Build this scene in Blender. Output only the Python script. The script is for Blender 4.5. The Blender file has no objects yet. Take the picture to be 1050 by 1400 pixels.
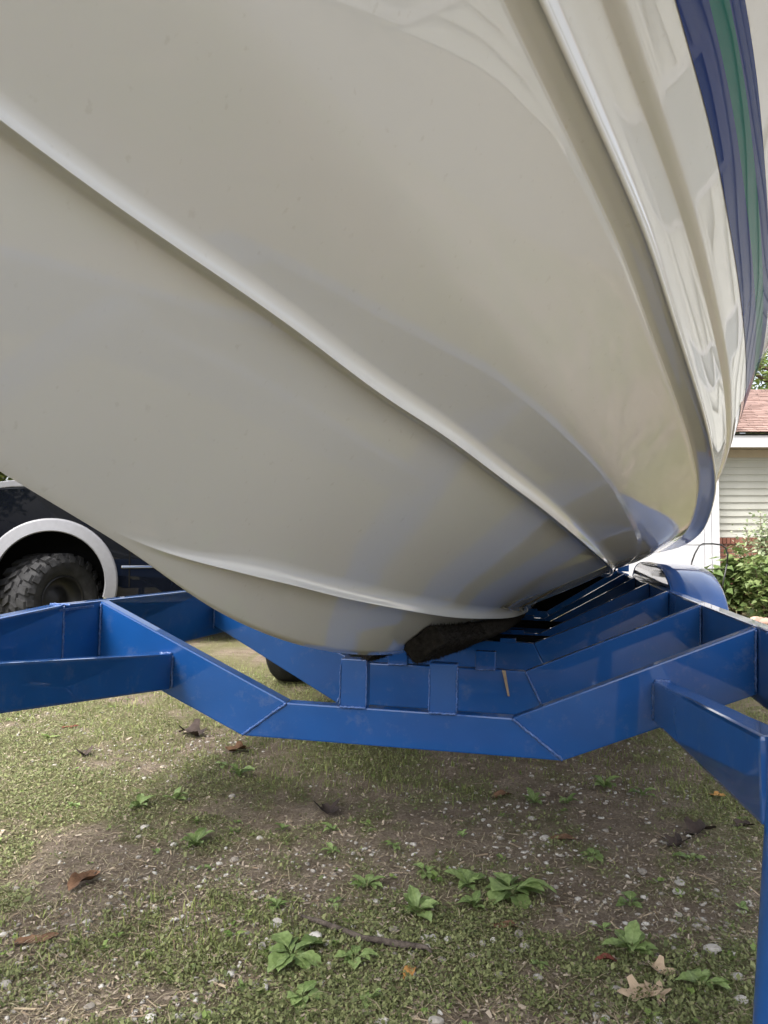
import bpy, bmesh, math, random
import numpy as np
from mathutils import Matrix, Vector

random.seed(7); rng = np.random.default_rng(7)
scene = bpy.context.scene
C = scene.collection

# ------------------------------------------------------------------ camera, sky, sun, exposure
PITCH = math.atan2(.04076, .99898)
CAM_H = .93
cam_d = bpy.data.cameras.new('camera'); cam = bpy.data.objects.new('camera', cam_d); C.objects.link(cam)
cam.location = (0, 0, CAM_H); cam.rotation_euler = (math.pi/2 + PITCH, 0, 0)
cam_d.sensor_fit = 'VERTICAL'; cam_d.sensor_height = 36; cam_d.lens = 36*1060/1400
cam_d.clip_start = .02; cam_d.clip_end = 600
scene.camera = cam

SUN_EL, SUN_AZ = 60, 215          # degrees; azimuth clockwise from +Y: behind the viewer and to the left, veiled by thin cloud
world = bpy.data.worlds.new('World'); scene.world = world; world.use_nodes = True
wn = world.node_tree.nodes; wl = world.node_tree.links
sky = wn.new('ShaderNodeTexSky'); sky.sky_type = 'NISHITA'; sky.sun_disc = False
sky.sun_elevation = math.radians(SUN_EL); sky.sun_rotation = math.radians(SUN_AZ)
sky.dust_density = 5.0; sky.air_density = 1.0; sky.ozone_density = 1.0
hs_ = wn.new('ShaderNodeHueSaturation'); hs_.inputs['Saturation'].default_value = .42     # thin bright cloud
wl.new(sky.outputs[0], hs_.inputs['Color']); wl.new(hs_.outputs[0], wn['Background'].inputs[0]); wn['Background'].inputs[1].default_value = .15
sun_d = bpy.data.lights.new('sun', 'SUN'); sun_d.energy = 1.5; sun_d.angle = math.radians(32); sun_d.color = (1, .97, .92)
sun = bpy.data.objects.new('sun', sun_d); C.objects.link(sun)
az, el = math.radians(SUN_AZ), math.radians(SUN_EL)
sdir = Vector((math.sin(az)*math.cos(el), math.cos(az)*math.cos(el), math.sin(el)))
sun.rotation_euler = sdir.to_track_quat('Z', 'Y').to_euler()
scene.view_settings.view_transform = 'Standard'; scene.view_settings.look = 'None'
scene.view_settings.gamma = 1; scene.view_settings.use_curve_mapping = False
scene.view_settings.exposure = 1.64
scene.cycles.max_bounces = 10; scene.cycles.diffuse_bounces = 5; scene.cycles.glossy_bounces = 6

# ------------------------------------------------------------------ helpers
def tag(o, label=None, cat=None, group=None, kind=None):
    if label: o['label'] = label
    if cat: o['category'] = cat
    if group: o['group'] = group
    if kind: o['kind'] = kind
    return o
def empty(name, loc=(0, 0, 0), rz=0, label=None, cat=None, group=None):
    o = bpy.data.objects.new(name, None); C.objects.link(o); o.location = loc; o.rotation_euler = (0, 0, rz)
    o.empty_display_size = .1
    return tag(o, label, cat, group)
def link(name, me, parent=None, loc=None, rot=None, scale=None):
    o = bpy.data.objects.new(name, me); C.objects.link(o)
    if parent: o.parent = parent
    if loc is not None: o.location = loc
    if rot is not None: o.rotation_euler = rot
    if scale is not None: o.scale = scale
    return o
def mesh(name, verts, faces, m=None, smooth=False):
    me = bpy.data.meshes.new(name); me.from_pydata([tuple(map(float, v)) for v in verts], [], [tuple(map(int, f)) for f in faces])
    if m: me.materials.append(m)
    if smooth: me.polygons.foreach_set('use_smooth', [True]*len(me.polygons))
    me.update(); return me
def fast_mesh(name, verts, faces, m=None, smooth=False):      # numpy arrays, faces all the same size
    me = bpy.data.meshes.new(name); n, k = faces.shape
    me.vertices.add(len(verts)); me.vertices.foreach_set('co', verts.astype(np.float32).ravel())
    me.loops.add(n*k); me.loops.foreach_set('vertex_index', faces.astype(np.int32).ravel())
    me.polygons.add(n); me.polygons.foreach_set('loop_start', np.arange(0, n*k, k, dtype=np.int32))
    me.polygons.foreach_set('loop_total', np.full(n, k, dtype=np.int32))
    if smooth: me.polygons.foreach_set('use_smooth', np.ones(n, dtype=bool))
    if m: me.materials.append(m)
    me.update(calc_edges=True); me.validate(); return me
def bm_mesh(name, bm, m=None, smooth=False):
    bmesh.ops.recalc_face_normals(bm, faces=bm.faces)
    me = bpy.data.meshes.new(name); bm.to_mesh(me); bm.free()
    if m: me.materials.append(m)
    if smooth: me.polygons.foreach_set('use_smooth', [True]*len(me.polygons))
    return me
def prism_bm(poly, y0, y1, bev=0, seg=2, bm=None):            # polygon in (x,z) extruded along y
    bm = bm or bmesh.new()
    a = [bm.verts.new((x, y0, z)) for x, z in poly]; b = [bm.verts.new((x, y1, z)) for x, z in poly]
    n = len(poly); fs = [bm.faces.new(a), bm.faces.new(b[::-1])]
    for i in range(n): fs.append(bm.faces.new((a[i], a[(i+1) % n], b[(i+1) % n], b[i])))
    if bev:
        es = list({e for f in fs for e in f.edges})
        bmesh.ops.recalc_face_normals(bm, faces=fs)
        bmesh.ops.bevel(bm, geom=es, offset=bev, segments=seg, affect='EDGES', profile=.6, clamp_overlap=True)
    return bm
def box_bm(x0, x1, y0, y1, z0, z1, bev=0, seg=2, bm=None):
    return prism_bm([(x0, z0), (x1, z0), (x1, z1), (x0, z1)], y0, y1, bev, seg, bm)
def beam_bm(p, q, w, h, bev=.006, up=(0, 0, 1), bm=None):       # box beam from p to q (p,q on the centre of the top face)
    p, q = Vector(p), Vector(q); d = (q-p).normalized(); s = d.cross(Vector(up)).normalized(); u = s.cross(d)
    bm = bm or bmesh.new(); vs = []
    for c in (p, q):
        for a, b in ((-1, 0), (1, 0), (1, -1), (-1, -1)): vs.append(bm.verts.new(c+s*(a*w/2)+u*(b*h)))
    fs = [bm.faces.new([vs[i] for i in f]) for f in ((0, 1, 2, 3), (7, 6, 5, 4), (0, 4, 5, 1), (1, 5, 6, 2), (2, 6, 7, 3), (3, 7, 4, 0))]
    bmesh.ops.recalc_face_normals(bm, faces=fs)
    if bev: bmesh.ops.bevel(bm, geom=list({e for f in fs for e in f.edges}), offset=bev, segments=2, affect='EDGES', profile=.6)
    return bm
def tube_arrays(pts, rads, n=8):
    pts = [Vector(p) for p in pts]; V = []; F = []; s = None
    for i, p in enumerate(pts):
        d = (pts[min(i+1, len(pts)-1)]-pts[max(i-1, 0)]).normalized()
        if s is None: s = d.orthogonal().normalized()
        else: s = (s-d*s.dot(d)).normalized()
        t = d.cross(s)
        for k in range(n):
            a = 2*math.pi*k/n; V.append(p+(s*math.cos(a)+t*math.sin(a))*rads[i])
        if i:
            for k in range(n): F.append(((i-1)*n+k, (i-1)*n+(k+1) % n, i*n+(k+1) % n, i*n+k))
    F.append(tuple(range(n))[::-1]); F.append(tuple(range((len(pts)-1)*n, len(pts)*n)))
    return V, F
def tube(name, pts, r, m, n=8):
    rads = r if hasattr(r, '__len__') else [r]*len(pts)
    V, F = tube_arrays(pts, rads, n); return mesh(name, V, F, m, True)
def lathe(name, prof, m, n=48, axis='y', closed=False):        # prof: (radius, along)
    V = []; F = []; k = len(prof)
    for i in range(n):
        a = 2*math.pi*i/n
        for r, t in prof: V.append((r*math.cos(a), t, r*math.sin(a)))
    for i in range(n):
        j = (i+1) % n
        for q in range(k if closed else k-1):
            q2 = (q+1) % k; F.append((i*k+q, j*k+q, j*k+q2, i*k+q2))
    return mesh(name, V, F, m, True)
def vnoise(x, y, sc, seed=0):                                   # value noise, numpy
    x = np.asarray(x)*sc; y = np.asarray(y)*sc; xi = np.floor(x).astype(np.int64); yi = np.floor(y).astype(np.int64)
    fx = x-xi; fy = y-yi; fx = fx*fx*(3-2*fx); fy = fy*fy*(3-2*fy)
    def hsh(a, b):
        h = (a*374761393+b*668265263+seed*974634777) & 0xffffffff
        h = ((h ^ (h >> 13))*1274126177) & 0xffffffff
        return ((h ^ (h >> 16)) & 0xffff)/65535.
    return (hsh(xi, yi)*(1-fx)+hsh(xi+1, yi)*fx)*(1-fy)+(hsh(xi, yi+1)*(1-fx)+hsh(xi+1, yi+1)*fx)*fy
def fbm(x, y, sc, seed=0, o=4):
    s = 0; a = .5; t = 0
    for i in range(o): s = s+a*vnoise(x, y, sc*2**i, seed+i*17); t += a; a *= .5
    return s/t
def pch(tab):
    xs = np.array([t[0] for t in tab], float); ys = np.array([t[1] for t in tab], float); h = np.diff(xs); d = np.diff(ys)/h
    m = np.zeros(len(xs)); m[0] = d[0]; m[-1] = d[-1]
    for i in range(1, len(xs)-1):
        if d[i-1]*d[i] > 0:
            w1 = 2*h[i]+h[i-1]; w2 = h[i]+2*h[i-1]; m[i] = (w1+w2)/(w1/d[i-1]+w2/d[i])
    def f(x):
        x = np.clip(np.asarray(x, float), xs[0], xs[-1]); i = np.clip(np.searchsorted(xs, x)-1, 0, len(h)-1); t = (x-xs[i])/h[i]
        return (2*t**3-3*t**2+1)*ys[i]+(t**3-2*t**2+t)*h[i]*m[i]+(-2*t**3+3*t**2)*ys[i+1]+(t**3-t**2)*h[i]*m[i+1]
    return f

# ------------------------------------------------------------------ materials
def mat(name, col, rough=.5, spec=.5, metal=0, coat=0, coat_r=.05, var=0, vscale=8, bump=0, bscale=60, col2=None, detail=5, sss=0, trans=0, rvar=0):
    m = bpy.data.materials.new(name); m.use_nodes = True; nt = m.node_tree; N = nt.nodes; L = nt.links; b = N['Principled BSDF']
    b.inputs['Base Color'].default_value = (*col, 1); b.inputs['Roughness'].default_value = rough
    b.inputs['Specular IOR Level'].default_value = spec; b.inputs['Metallic'].default_value = metal
    b.inputs['Coat Weight'].default_value = coat; b.inputs['Coat Roughness'].default_value = coat_r
    tc = N.new('ShaderNodeTexCoord')
    if var or col2 or rvar:
        n = N.new('ShaderNodeTexNoise'); n.inputs['Scale'].default_value = vscale; n.inputs['Detail'].default_value = detail
        L.new(tc.outputs['Object'], n.inputs['Vector'])
        r = N.new('ShaderNodeValToRGB'); r.color_ramp.elements[0].position = .32; r.color_ramp.elements[1].position = .68
        c2 = col2 or tuple(c*(1-var) for c in col)
        r.color_ramp.elements[0].color = (*c2, 1); r.color_ramp.elements[1].color = (*(tuple(min(1, c*(1+var)) for c in col)), 1)
        L.new(n.outputs[0], r.inputs[0]); L.new(r.outputs[0], b.inputs['Base Color'])
        if rvar:
            mr = N.new('ShaderNodeMapRange'); mr.inputs[3].default_value = max(.02, rough-rvar); mr.inputs[4].default_value = rough+rvar
            L.new(n.outputs[0], mr.inputs[0]); L.new(mr.outputs[0], b.inputs['Roughness'])
    if bump:
        n = N.new('ShaderNodeTexNoise'); n.inputs['Scale'].default_value = bscale; n.inputs['Detail'].default_value = 6
        L.new(tc.outputs['Object'], n.inputs['Vector'])
        bp = N.new('ShaderNodeBump'); bp.inputs['Strength'].default_value = bump; bp.inputs['Distance'].default_value = .01
        L.new(n.outputs[0], bp.inputs['Height']); L.new(bp.outputs[0], b.inputs['Normal'])
    return m
def leaf_mat(name, c1, c2, vscale=3, rough=.5, trans=.25):       # colour changes from leaf to leaf (object / island random)
    m = bpy.data.materials.new(name); m.use_nodes = True; nt = m.node_tree; N = nt.nodes; L = nt.links; b = N['Principled BSDF']
    geo = N.new('ShaderNodeNewGeometry'); oi = N.new('ShaderNodeObjectInfo'); add = N.new('ShaderNodeMath'); add.operation = 'ADD'
    L.new(geo.outputs['Random Per Island'], add.inputs[0]); L.new(oi.outputs['Random'], add.inputs[1])
    fr = N.new('ShaderNodeMath'); fr.operation = 'FRACT'; L.new(add.outputs[0], fr.inputs[0])
    r = N.new('ShaderNodeValToRGB'); r.color_ramp.elements[0].color = (*c1, 1); r.color_ramp.elements[1].color = (*c2, 1)
    L.new(fr.outputs[0], r.inputs[0]); L.new(r.outputs[0], b.inputs['Base Color']); b.inputs['Roughness'].default_value = rough
    b.inputs['Specular IOR Level'].default_value = .35
    if trans:
        tr = N.new('ShaderNodeBsdfTranslucent'); L.new(r.outputs[0], tr.inputs[0]); mx = N.new('ShaderNodeMixShader'); mx.inputs[0].default_value = trans
        L.new(b.outputs[0], mx.inputs[1]); L.new(tr.outputs[0], mx.inputs[2]); L.new(mx.outputs[0], N['Material Output'].inputs[0])
    return m

M = {}
M['gelcoat'] = mat('gelcoat', (.685, .683, .66), .55, .0, coat=1, coat_r=.01, var=.02, vscale=2.2)
M['gel_stripe_blue'] = mat('stripe blue', (.012, .032, .15), .5, .0, coat=.45, coat_r=.015)
M['gel_stripe_green'] = mat('stripe green', (.006, .115, .10), .5, .0, coat=.45, coat_r=.015)
def weather(m):                       # faint dull patches and specks on the gelcoat
    N = m.node_tree.nodes; L = m.node_tree.links; b = N['Principled BSDF']; tc = N.new('ShaderNodeTexCoord')
    n = N.new('ShaderNodeTexNoise'); n.inputs['Scale'].default_value = 3.5; n.inputs['Detail'].default_value = 10; n.inputs['Roughness'].default_value = .65; L.new(tc.outputs['Object'], n.inputs['Vector'])
    mr = N.new('ShaderNodeMapRange'); mr.inputs[1].default_value = .4; mr.inputs[2].default_value = .72; mr.inputs[3].default_value = .004; mr.inputs[4].default_value = .022; L.new(n.outputs[0], mr.inputs[0]); L.new(mr.outputs[0], b.inputs['Coat Roughness']); b.inputs['Coat IOR'].default_value = 1.6
    k = N.new('ShaderNodeTexNoise'); k.inputs['Scale'].default_value = 70; k.inputs['Detail'].default_value = 4; L.new(tc.outputs['Object'], k.inputs['Vector'])
    r = N.new('ShaderNodeMapRange'); r.inputs[1].default_value = .66; r.inputs[2].default_value = .74; r.inputs[3].default_value = 0; r.inputs[4].default_value = .35; L.new(k.outputs[0], r.inputs[0])
    mk = N.new('ShaderNodeMath'); mk.operation = 'MULTIPLY'; L.new(r.outputs[0], mk.inputs[0]); L.new(n.outputs[0], mk.inputs[1])
    src = b.inputs['Base Color'].links[0].from_socket; mx = N.new('ShaderNodeMix'); mx.data_type = 'RGBA'; L.new(mk.outputs[0], mx.inputs[0]); L.new(src, mx.inputs[6]); mx.inputs[7].default_value = (.42, .39, .33, 1); L.new(mx.outputs[2], b.inputs['Base Color'])
weather(M['gelcoat'])
def paint_blue():
    m = mat('blue paint', (.008, .084, .315), .4, .2, coat=1, coat_r=.035, var=.10, vscale=5)
    nt = m.node_tree; N = nt.nodes; L = nt.links; b = N['Principled BSDF']
    tc = N.new('ShaderNodeTexCoord'); n = N.new('ShaderNodeTexNoise'); n.inputs['Scale'].default_value = 35; n.inputs['Detail'].default_value = 3
    L.new(tc.outputs['Object'], n.inputs['Vector']); bp = N.new('ShaderNodeBump'); bp.inputs['Strength'].default_value = .006; bp.inputs['Distance'].default_value = .002
    L.new(n.outputs[0], bp.inputs['Height']); L.new(bp.outputs[0], b.inputs['Normal'])
    # thin grey dust and scuffs with a shape of their own
    d = N.new('ShaderNodeTexNoise'); d.inputs['Scale'].default_value = 14; d.inputs['Detail'].default_value = 12; d.inputs['Roughness'].default_value = .75
    L.new(tc.outputs['Object'], d.inputs['Vector']); r = N.new('ShaderNodeValToRGB')
    r.color_ramp.elements[0].position = .55; r.color_ramp.elements[0].color = (0, 0, 0, 1); r.color_ramp.elements[1].position = .8; r.color_ramp.elements[1].color = (.34, .34, .34, 1)
    L.new(d.outputs[0], r.inputs[0]); mx = N.new('ShaderNodeMix'); mx.data_type = 'RGBA'
    src = b.inputs['Base Color'].links[0].from_socket
    L.new(r.outputs[0], mx.inputs[0]); L.new(src, mx.inputs[6]); mx.inputs[7].default_value = (.25, .26, .28, 1); L.new(mx.outputs[2], b.inputs['Base Color'])
    return m
M['blue'] = paint_blue()
M['weld'] = mat('weld bead', (.05, .13, .38), .3, .6, coat=.8, var=.3, vscale=90, bump=.6, bscale=180)
M['carpet'] = mat('bunk carpet', (.026, .023, .020), .95, .1, var=.5, vscale=60, bump=1, bscale=220)
M['rubber'] = mat('rubber', (.022, .022, .023), .75, .3, var=.35, vscale=18, bump=.4, bscale=120)
M['black'] = mat('black paint', (.004, .005, .008), .5, .0, coat=.55, coat_r=.02)
M['dark'] = mat('dark plastic', (.005, .005, .005), .8, .1)
M['rim'] = mat('rim', (.03, .03, .032), .4, .5, metal=.6)
M['whiterim'] = mat('white rim', (.6, .6, .6), .35, .5)
M['silver'] = mat('silver flare', (.20, .20, .21), .35, .5, coat=.4, var=.05, vscale=30)
M['chrome'] = mat('chrome', (.75, .76, .78), .12, .5, metal=1)
M['glass'] = mat('glass', (.02, .025, .03), .04, .6)
M['pane'] = mat('window pane', (.30, .32, .33), .06, .5, var=.1, vscale=1.5)
M['amber'] = mat('amber lens', (.75, .16, .01), .2, .5)
M['lamp'] = mat('lamp lens', (.6, .62, .65), .08, .6, coat=1)
M['siding_light'] = mat('light siding', (.50, .50, .47), .55, .3, var=.04, vscale=3)
M['siding'] = mat('siding', (.40, .40, .36), .55, .3, var=.05, vscale=3, bump=.12, bscale=30)
M['white'] = mat('white paint', (.52, .52, .54), .45, .4, var=.04, vscale=4)
M['soffit'] = mat('soffit', (.42, .36, .28), .7, .2, var=.06)
M['brick'] = leaf_mat('brick', (.16, .065, .045), (.24, .11, .08), rough=.9, trans=0)
M['mortar'] = mat('mortar', (.30, .27, .24), .95, .1, var=.15, vscale=20)
M['shingle'] = leaf_mat('shingle', (.21, .14, .118), (.31, .215, .185), rough=.95, trans=0)
M['wire'] = mat('black steel', (.012, .012, .012), .4, .5)
M['bark'] = mat('bark', (.12, .085, .06), .95, .1, var=.4, vscale=12, bump=1, bscale=30)
M['twig'] = mat('twig', (.095, .078, .066), .9, .15, var=.4, vscale=50, bump=.8, bscale=90)
M['stone'] = leaf_mat('stone', (.22, .195, .165), (.54, .52, .48), rough=.85, trans=0)
M['redstone'] = leaf_mat('edging stone', (.28, .16, .12), (.40, .28, .22), rough=.9, trans=0)
M['weed'] = leaf_mat('weed leaf', (.15, .22, .07), (.30, .40, .15), rough=.45)
M['sprig'] = leaf_mat('seedling leaf', (.10, .17, .04), (.26, .35, .10), rough=.5)
M['bush'] = leaf_mat('bush leaf', (.07, .12, .03), (.19, .24, .085), rough=.5)
M['bush2'] = leaf_mat('pale bush leaf', (.20, .27, .13), (.46, .50, .34), rough=.5)
M['tree'] = leaf_mat('tree leaf', (.07, .12, .025), (.19, .22, .06), rough=.5)
M['grass'] = leaf_mat('grass blade', (.12, .17, .04), (.32, .34, .12), rough=.55)
M['moss'] = leaf_mat('clover', (.095, .12, .042), (.28, .30, .13), rough=.6)
M['straw'] = leaf_mat('straw', (.16, .115, .075), (.42, .34, .235), rough=.85, trans=0)
M['debris'] = leaf_mat('debris', (.10, .075, .052), (.44, .37, .29), rough=.9, trans=0)
M['drygrass'] = leaf_mat('dry grass', (.20, .18, .10), (.46, .40, .27), rough=.8)
M['leaf_brown'] = mat('dry leaf brown', (.15, .085, .05), .8, .25, var=.35, vscale=25, bump=.4, bscale=60)
M['leaf_dark'] = mat('dry leaf dark', (.045, .033, .028), .8, .25, var=.4, vscale=25, bump=.4)
M['leaf_tan'] = mat('dry leaf tan', (.42, .32, .22), .8, .25, var=.2, vscale=25, bump=.4)
M['leaf_red'] = mat('dry leaf red', (.17, .05, .035), .75, .3, var=.35, vscale=25, bump=.4)
M['leaf_orange'] = mat('dry leaf orange', (.42, .22, .07), .75, .3, var=.35, vscale=25, bump=.4)

def ground_mat():
    m = bpy.data.materials.new('dirt and thin lawn'); m.use_nodes = True; nt = m.node_tree; N = nt.nodes; L = nt.links; b = N['Principled BSDF']
    tc = N.new('ShaderNodeTexCoord')
    def noise(s, d=8, r=.6):
        n = N.new('ShaderNodeTexNoise'); n.inputs['Scale'].default_value = s; n.inputs['Detail'].default_value = d; n.inputs['Roughness'].default_value = r
        L.new(tc.outputs['Object'], n.inputs['Vector']); return n
    def ramp(src, stops):
        r = N.new('ShaderNodeValToRGB'); e = r.color_ramp.elements
        for i, (p, c) in enumerate(stops):
            el = e[i] if i < 2 else e.new(p)
            el.position = p; el.color = (*c, 1)
        L.new(src, r.inputs[0]); return r
    n1 = noise(9); n2 = noise(110, 6, .7); n3 = noise(1.3, 5); n4 = noise(420, 3, .8)
    c1 = ramp(n1.outputs[0], [(.3, (.23, .18, .135)), (.7, (.42, .345, .27))])
    c2 = ramp(n2.outputs[0], [(.35, (.35, .33, .3)), (.65, (1, 1, 1))])
    mu = N.new('ShaderNodeMix'); mu.data_type = 'RGBA'; mu.blend_type = 'MULTIPLY'; mu.inputs[0].default_value = .75
    L.new(c1.outputs[0], mu.inputs[6]); L.new(c2.outputs[0], mu.inputs[7])
    att = N.new('ShaderNodeAttribute'); att.attribute_name = 'grass'
    gcol = ramp(n4.outputs[0], [(.35, (.08, .092, .032)), (.65, (.25, .25, .10))])
    gm = ramp(n2.outputs[0], [(.3, (.2, .2, .2)), (.62, (1, 1, 1))])
    mm = N.new('ShaderNodeMath'); mm.operation = 'MULTIPLY'; L.new(att.outputs['Fac'], mm.inputs[0]); L.new(gm.outputs[0], mm.inputs[1])
    mx = N.new('ShaderNodeMix'); mx.data_type = 'RGBA'; L.new(mm.outputs[0], mx.inputs[0]); L.new(mu.outputs[2], mx.inputs[6]); L.new(gcol.outputs[0], mx.inputs[7])
    L.new(mx.outputs[2], b.inputs['Base Color']); b.inputs['Roughness'].default_value = .95; b.inputs['Specular IOR Level'].default_value = .15
    ad = N.new('ShaderNodeMath'); ad.operation = 'ADD'; L.new(n2.outputs[0], ad.inputs[0]); L.new(n4.outputs[0], ad.inputs[1])
    bp = N.new('ShaderNodeBump'); bp.inputs['Strength'].default_value = .9; bp.inputs['Distance'].default_value = .012
    L.new(ad.outputs[0], bp.inputs['Height']); L.new(bp.outputs[0], b.inputs['Normal'])
    return m
M['ground'] = ground_mat()

# ------------------------------------------------------------------ frames of reference
# pixels of the 1050 x 1400 photograph -> world; used only to read off where things stand
def pix_ray(px, py):
    x, y = (px-525)/1060, -(py-700)/1060; c, s = math.cos(PITCH), math.sin(PITCH)
    return Vector((x, c-y*s, s+y*c))
def at_y(px, py, Y):
    r = pix_ray(px, py); return Vector((0, 0, CAM_H))+r*(Y/r.y)
SLOPE = -.0195
def gz(x, y=0): return SLOPE*np.asarray(x)
def on_ground(px, py):
    r = pix_ray(px, py); t = CAM_H/(SLOPE*r.x-r.z); return Vector((r.x*t, r.y*t, SLOPE*r.x*t))
# trailer frame: u to the right, v aft, w up, origin at the viewer's eye
Lc = (.97456978, -.00991803, -.22386464); Ac = (.22323162, -.04409513, .97376756); Uc = (.01952919, .9989781, .04075977)
def c2w(v):
    c, s = math.cos(PITCH), math.sin(PITCH); return Vector((v[0], v[2]*c-v[1]*s, v[2]*s+v[1]*c))
TR = Matrix((c2w(Lc), c2w(Ac), c2w(Uc))).transposed()
UC = -.505; WG = -.93
BASE = Vector((UC, 4.5, WG))
def trailer_root(name, label, cat):
    o = empty(name, label=label, cat=cat)
    o.matrix_world = Matrix.Translation(Vector((0, 0, CAM_H))+TR @ BASE) @ TR.to_4x4()
    return o
def T2(o):                                # vertices given in (u,v,w): shift to the root's origin
    o.data.transform(Matrix.Translation(-BASE)); return o

# ------------------------------------------------------------------ ground
def under(x, y):                       # greener strips below the first crossmember and along the right rail
    return .55*np.exp(-((x-.35)/.6)**2-((y-3.05)/.3)**2)+.5*np.exp(-((x-1.4)/.3)**2-((y-3.2)/.5)**2)
def grass_amount(x, y):
    a = fbm(x, y, 1.1, 3, 4); b = fbm(x, y, 4.0, 9, 3)
    c = fbm(x, y, 16.0, 41, 2)
    g = (a-.45)*3.0+(b-.5)*2.3+(c-.5)*1.5+.36
    track = np.exp(-((x-.45-.05*y)/.42)**2)*np.clip((4.2-y)/2, 0, 1)
    g = g-.55*track+.35*np.clip((-x-.2)/1.2, 0, 1)+.3*np.clip((y-3.2)/2, 0, 1)
    return np.clip(g+under(x, y), 0, 1)
def bumps(x, y): return (fbm(x, y, 3, 21, 4)-.5)*.035+(fbm(x, y, 22, 31, 3)-.5)*.012
def build_ground():
    fine_x = np.arange(-2.6, 2.61, .02); fine_y = np.arange(.7, 5.61, .02)
    xs = np.concatenate([-np.geomspace(200, 2.75, 45), fine_x, np.geomspace(2.75, 200, 45)])
    ys = np.concatenate([-np.geomspace(200, .8, 45)+.7, fine_y, np.geomspace(5.75, 240, 60)])
    X, Y = np.meshgrid(xs, ys); Z = gz(X)+bumps(X, Y)
    far = np.clip((np.hypot(X, Y)-25)/30, 0, 1); Z = Z*(1-far)+far*(SLOPE*np.clip(X, -25, 25))
    nx, ny = len(xs), len(ys); V = np.stack([X, Y, Z], -1).reshape(-1, 3)
    i = np.arange(nx*ny).reshape(ny, nx); F = np.stack([i[:-1, :-1], i[:-1, 1:], i[1:, 1:], i[1:, :-1]], -1).reshape(-1, 4)
    me = fast_mesh('ground', V, F, M['ground'], True)
    a = me.attributes.new('grass', 'FLOAT', 'POINT'); a.data.foreach_set('value', grass_amount(V[:, 0], V[:, 1]).astype(np.float32))
    return tag(link('ground', me), kind='structure')
build_ground()

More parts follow.
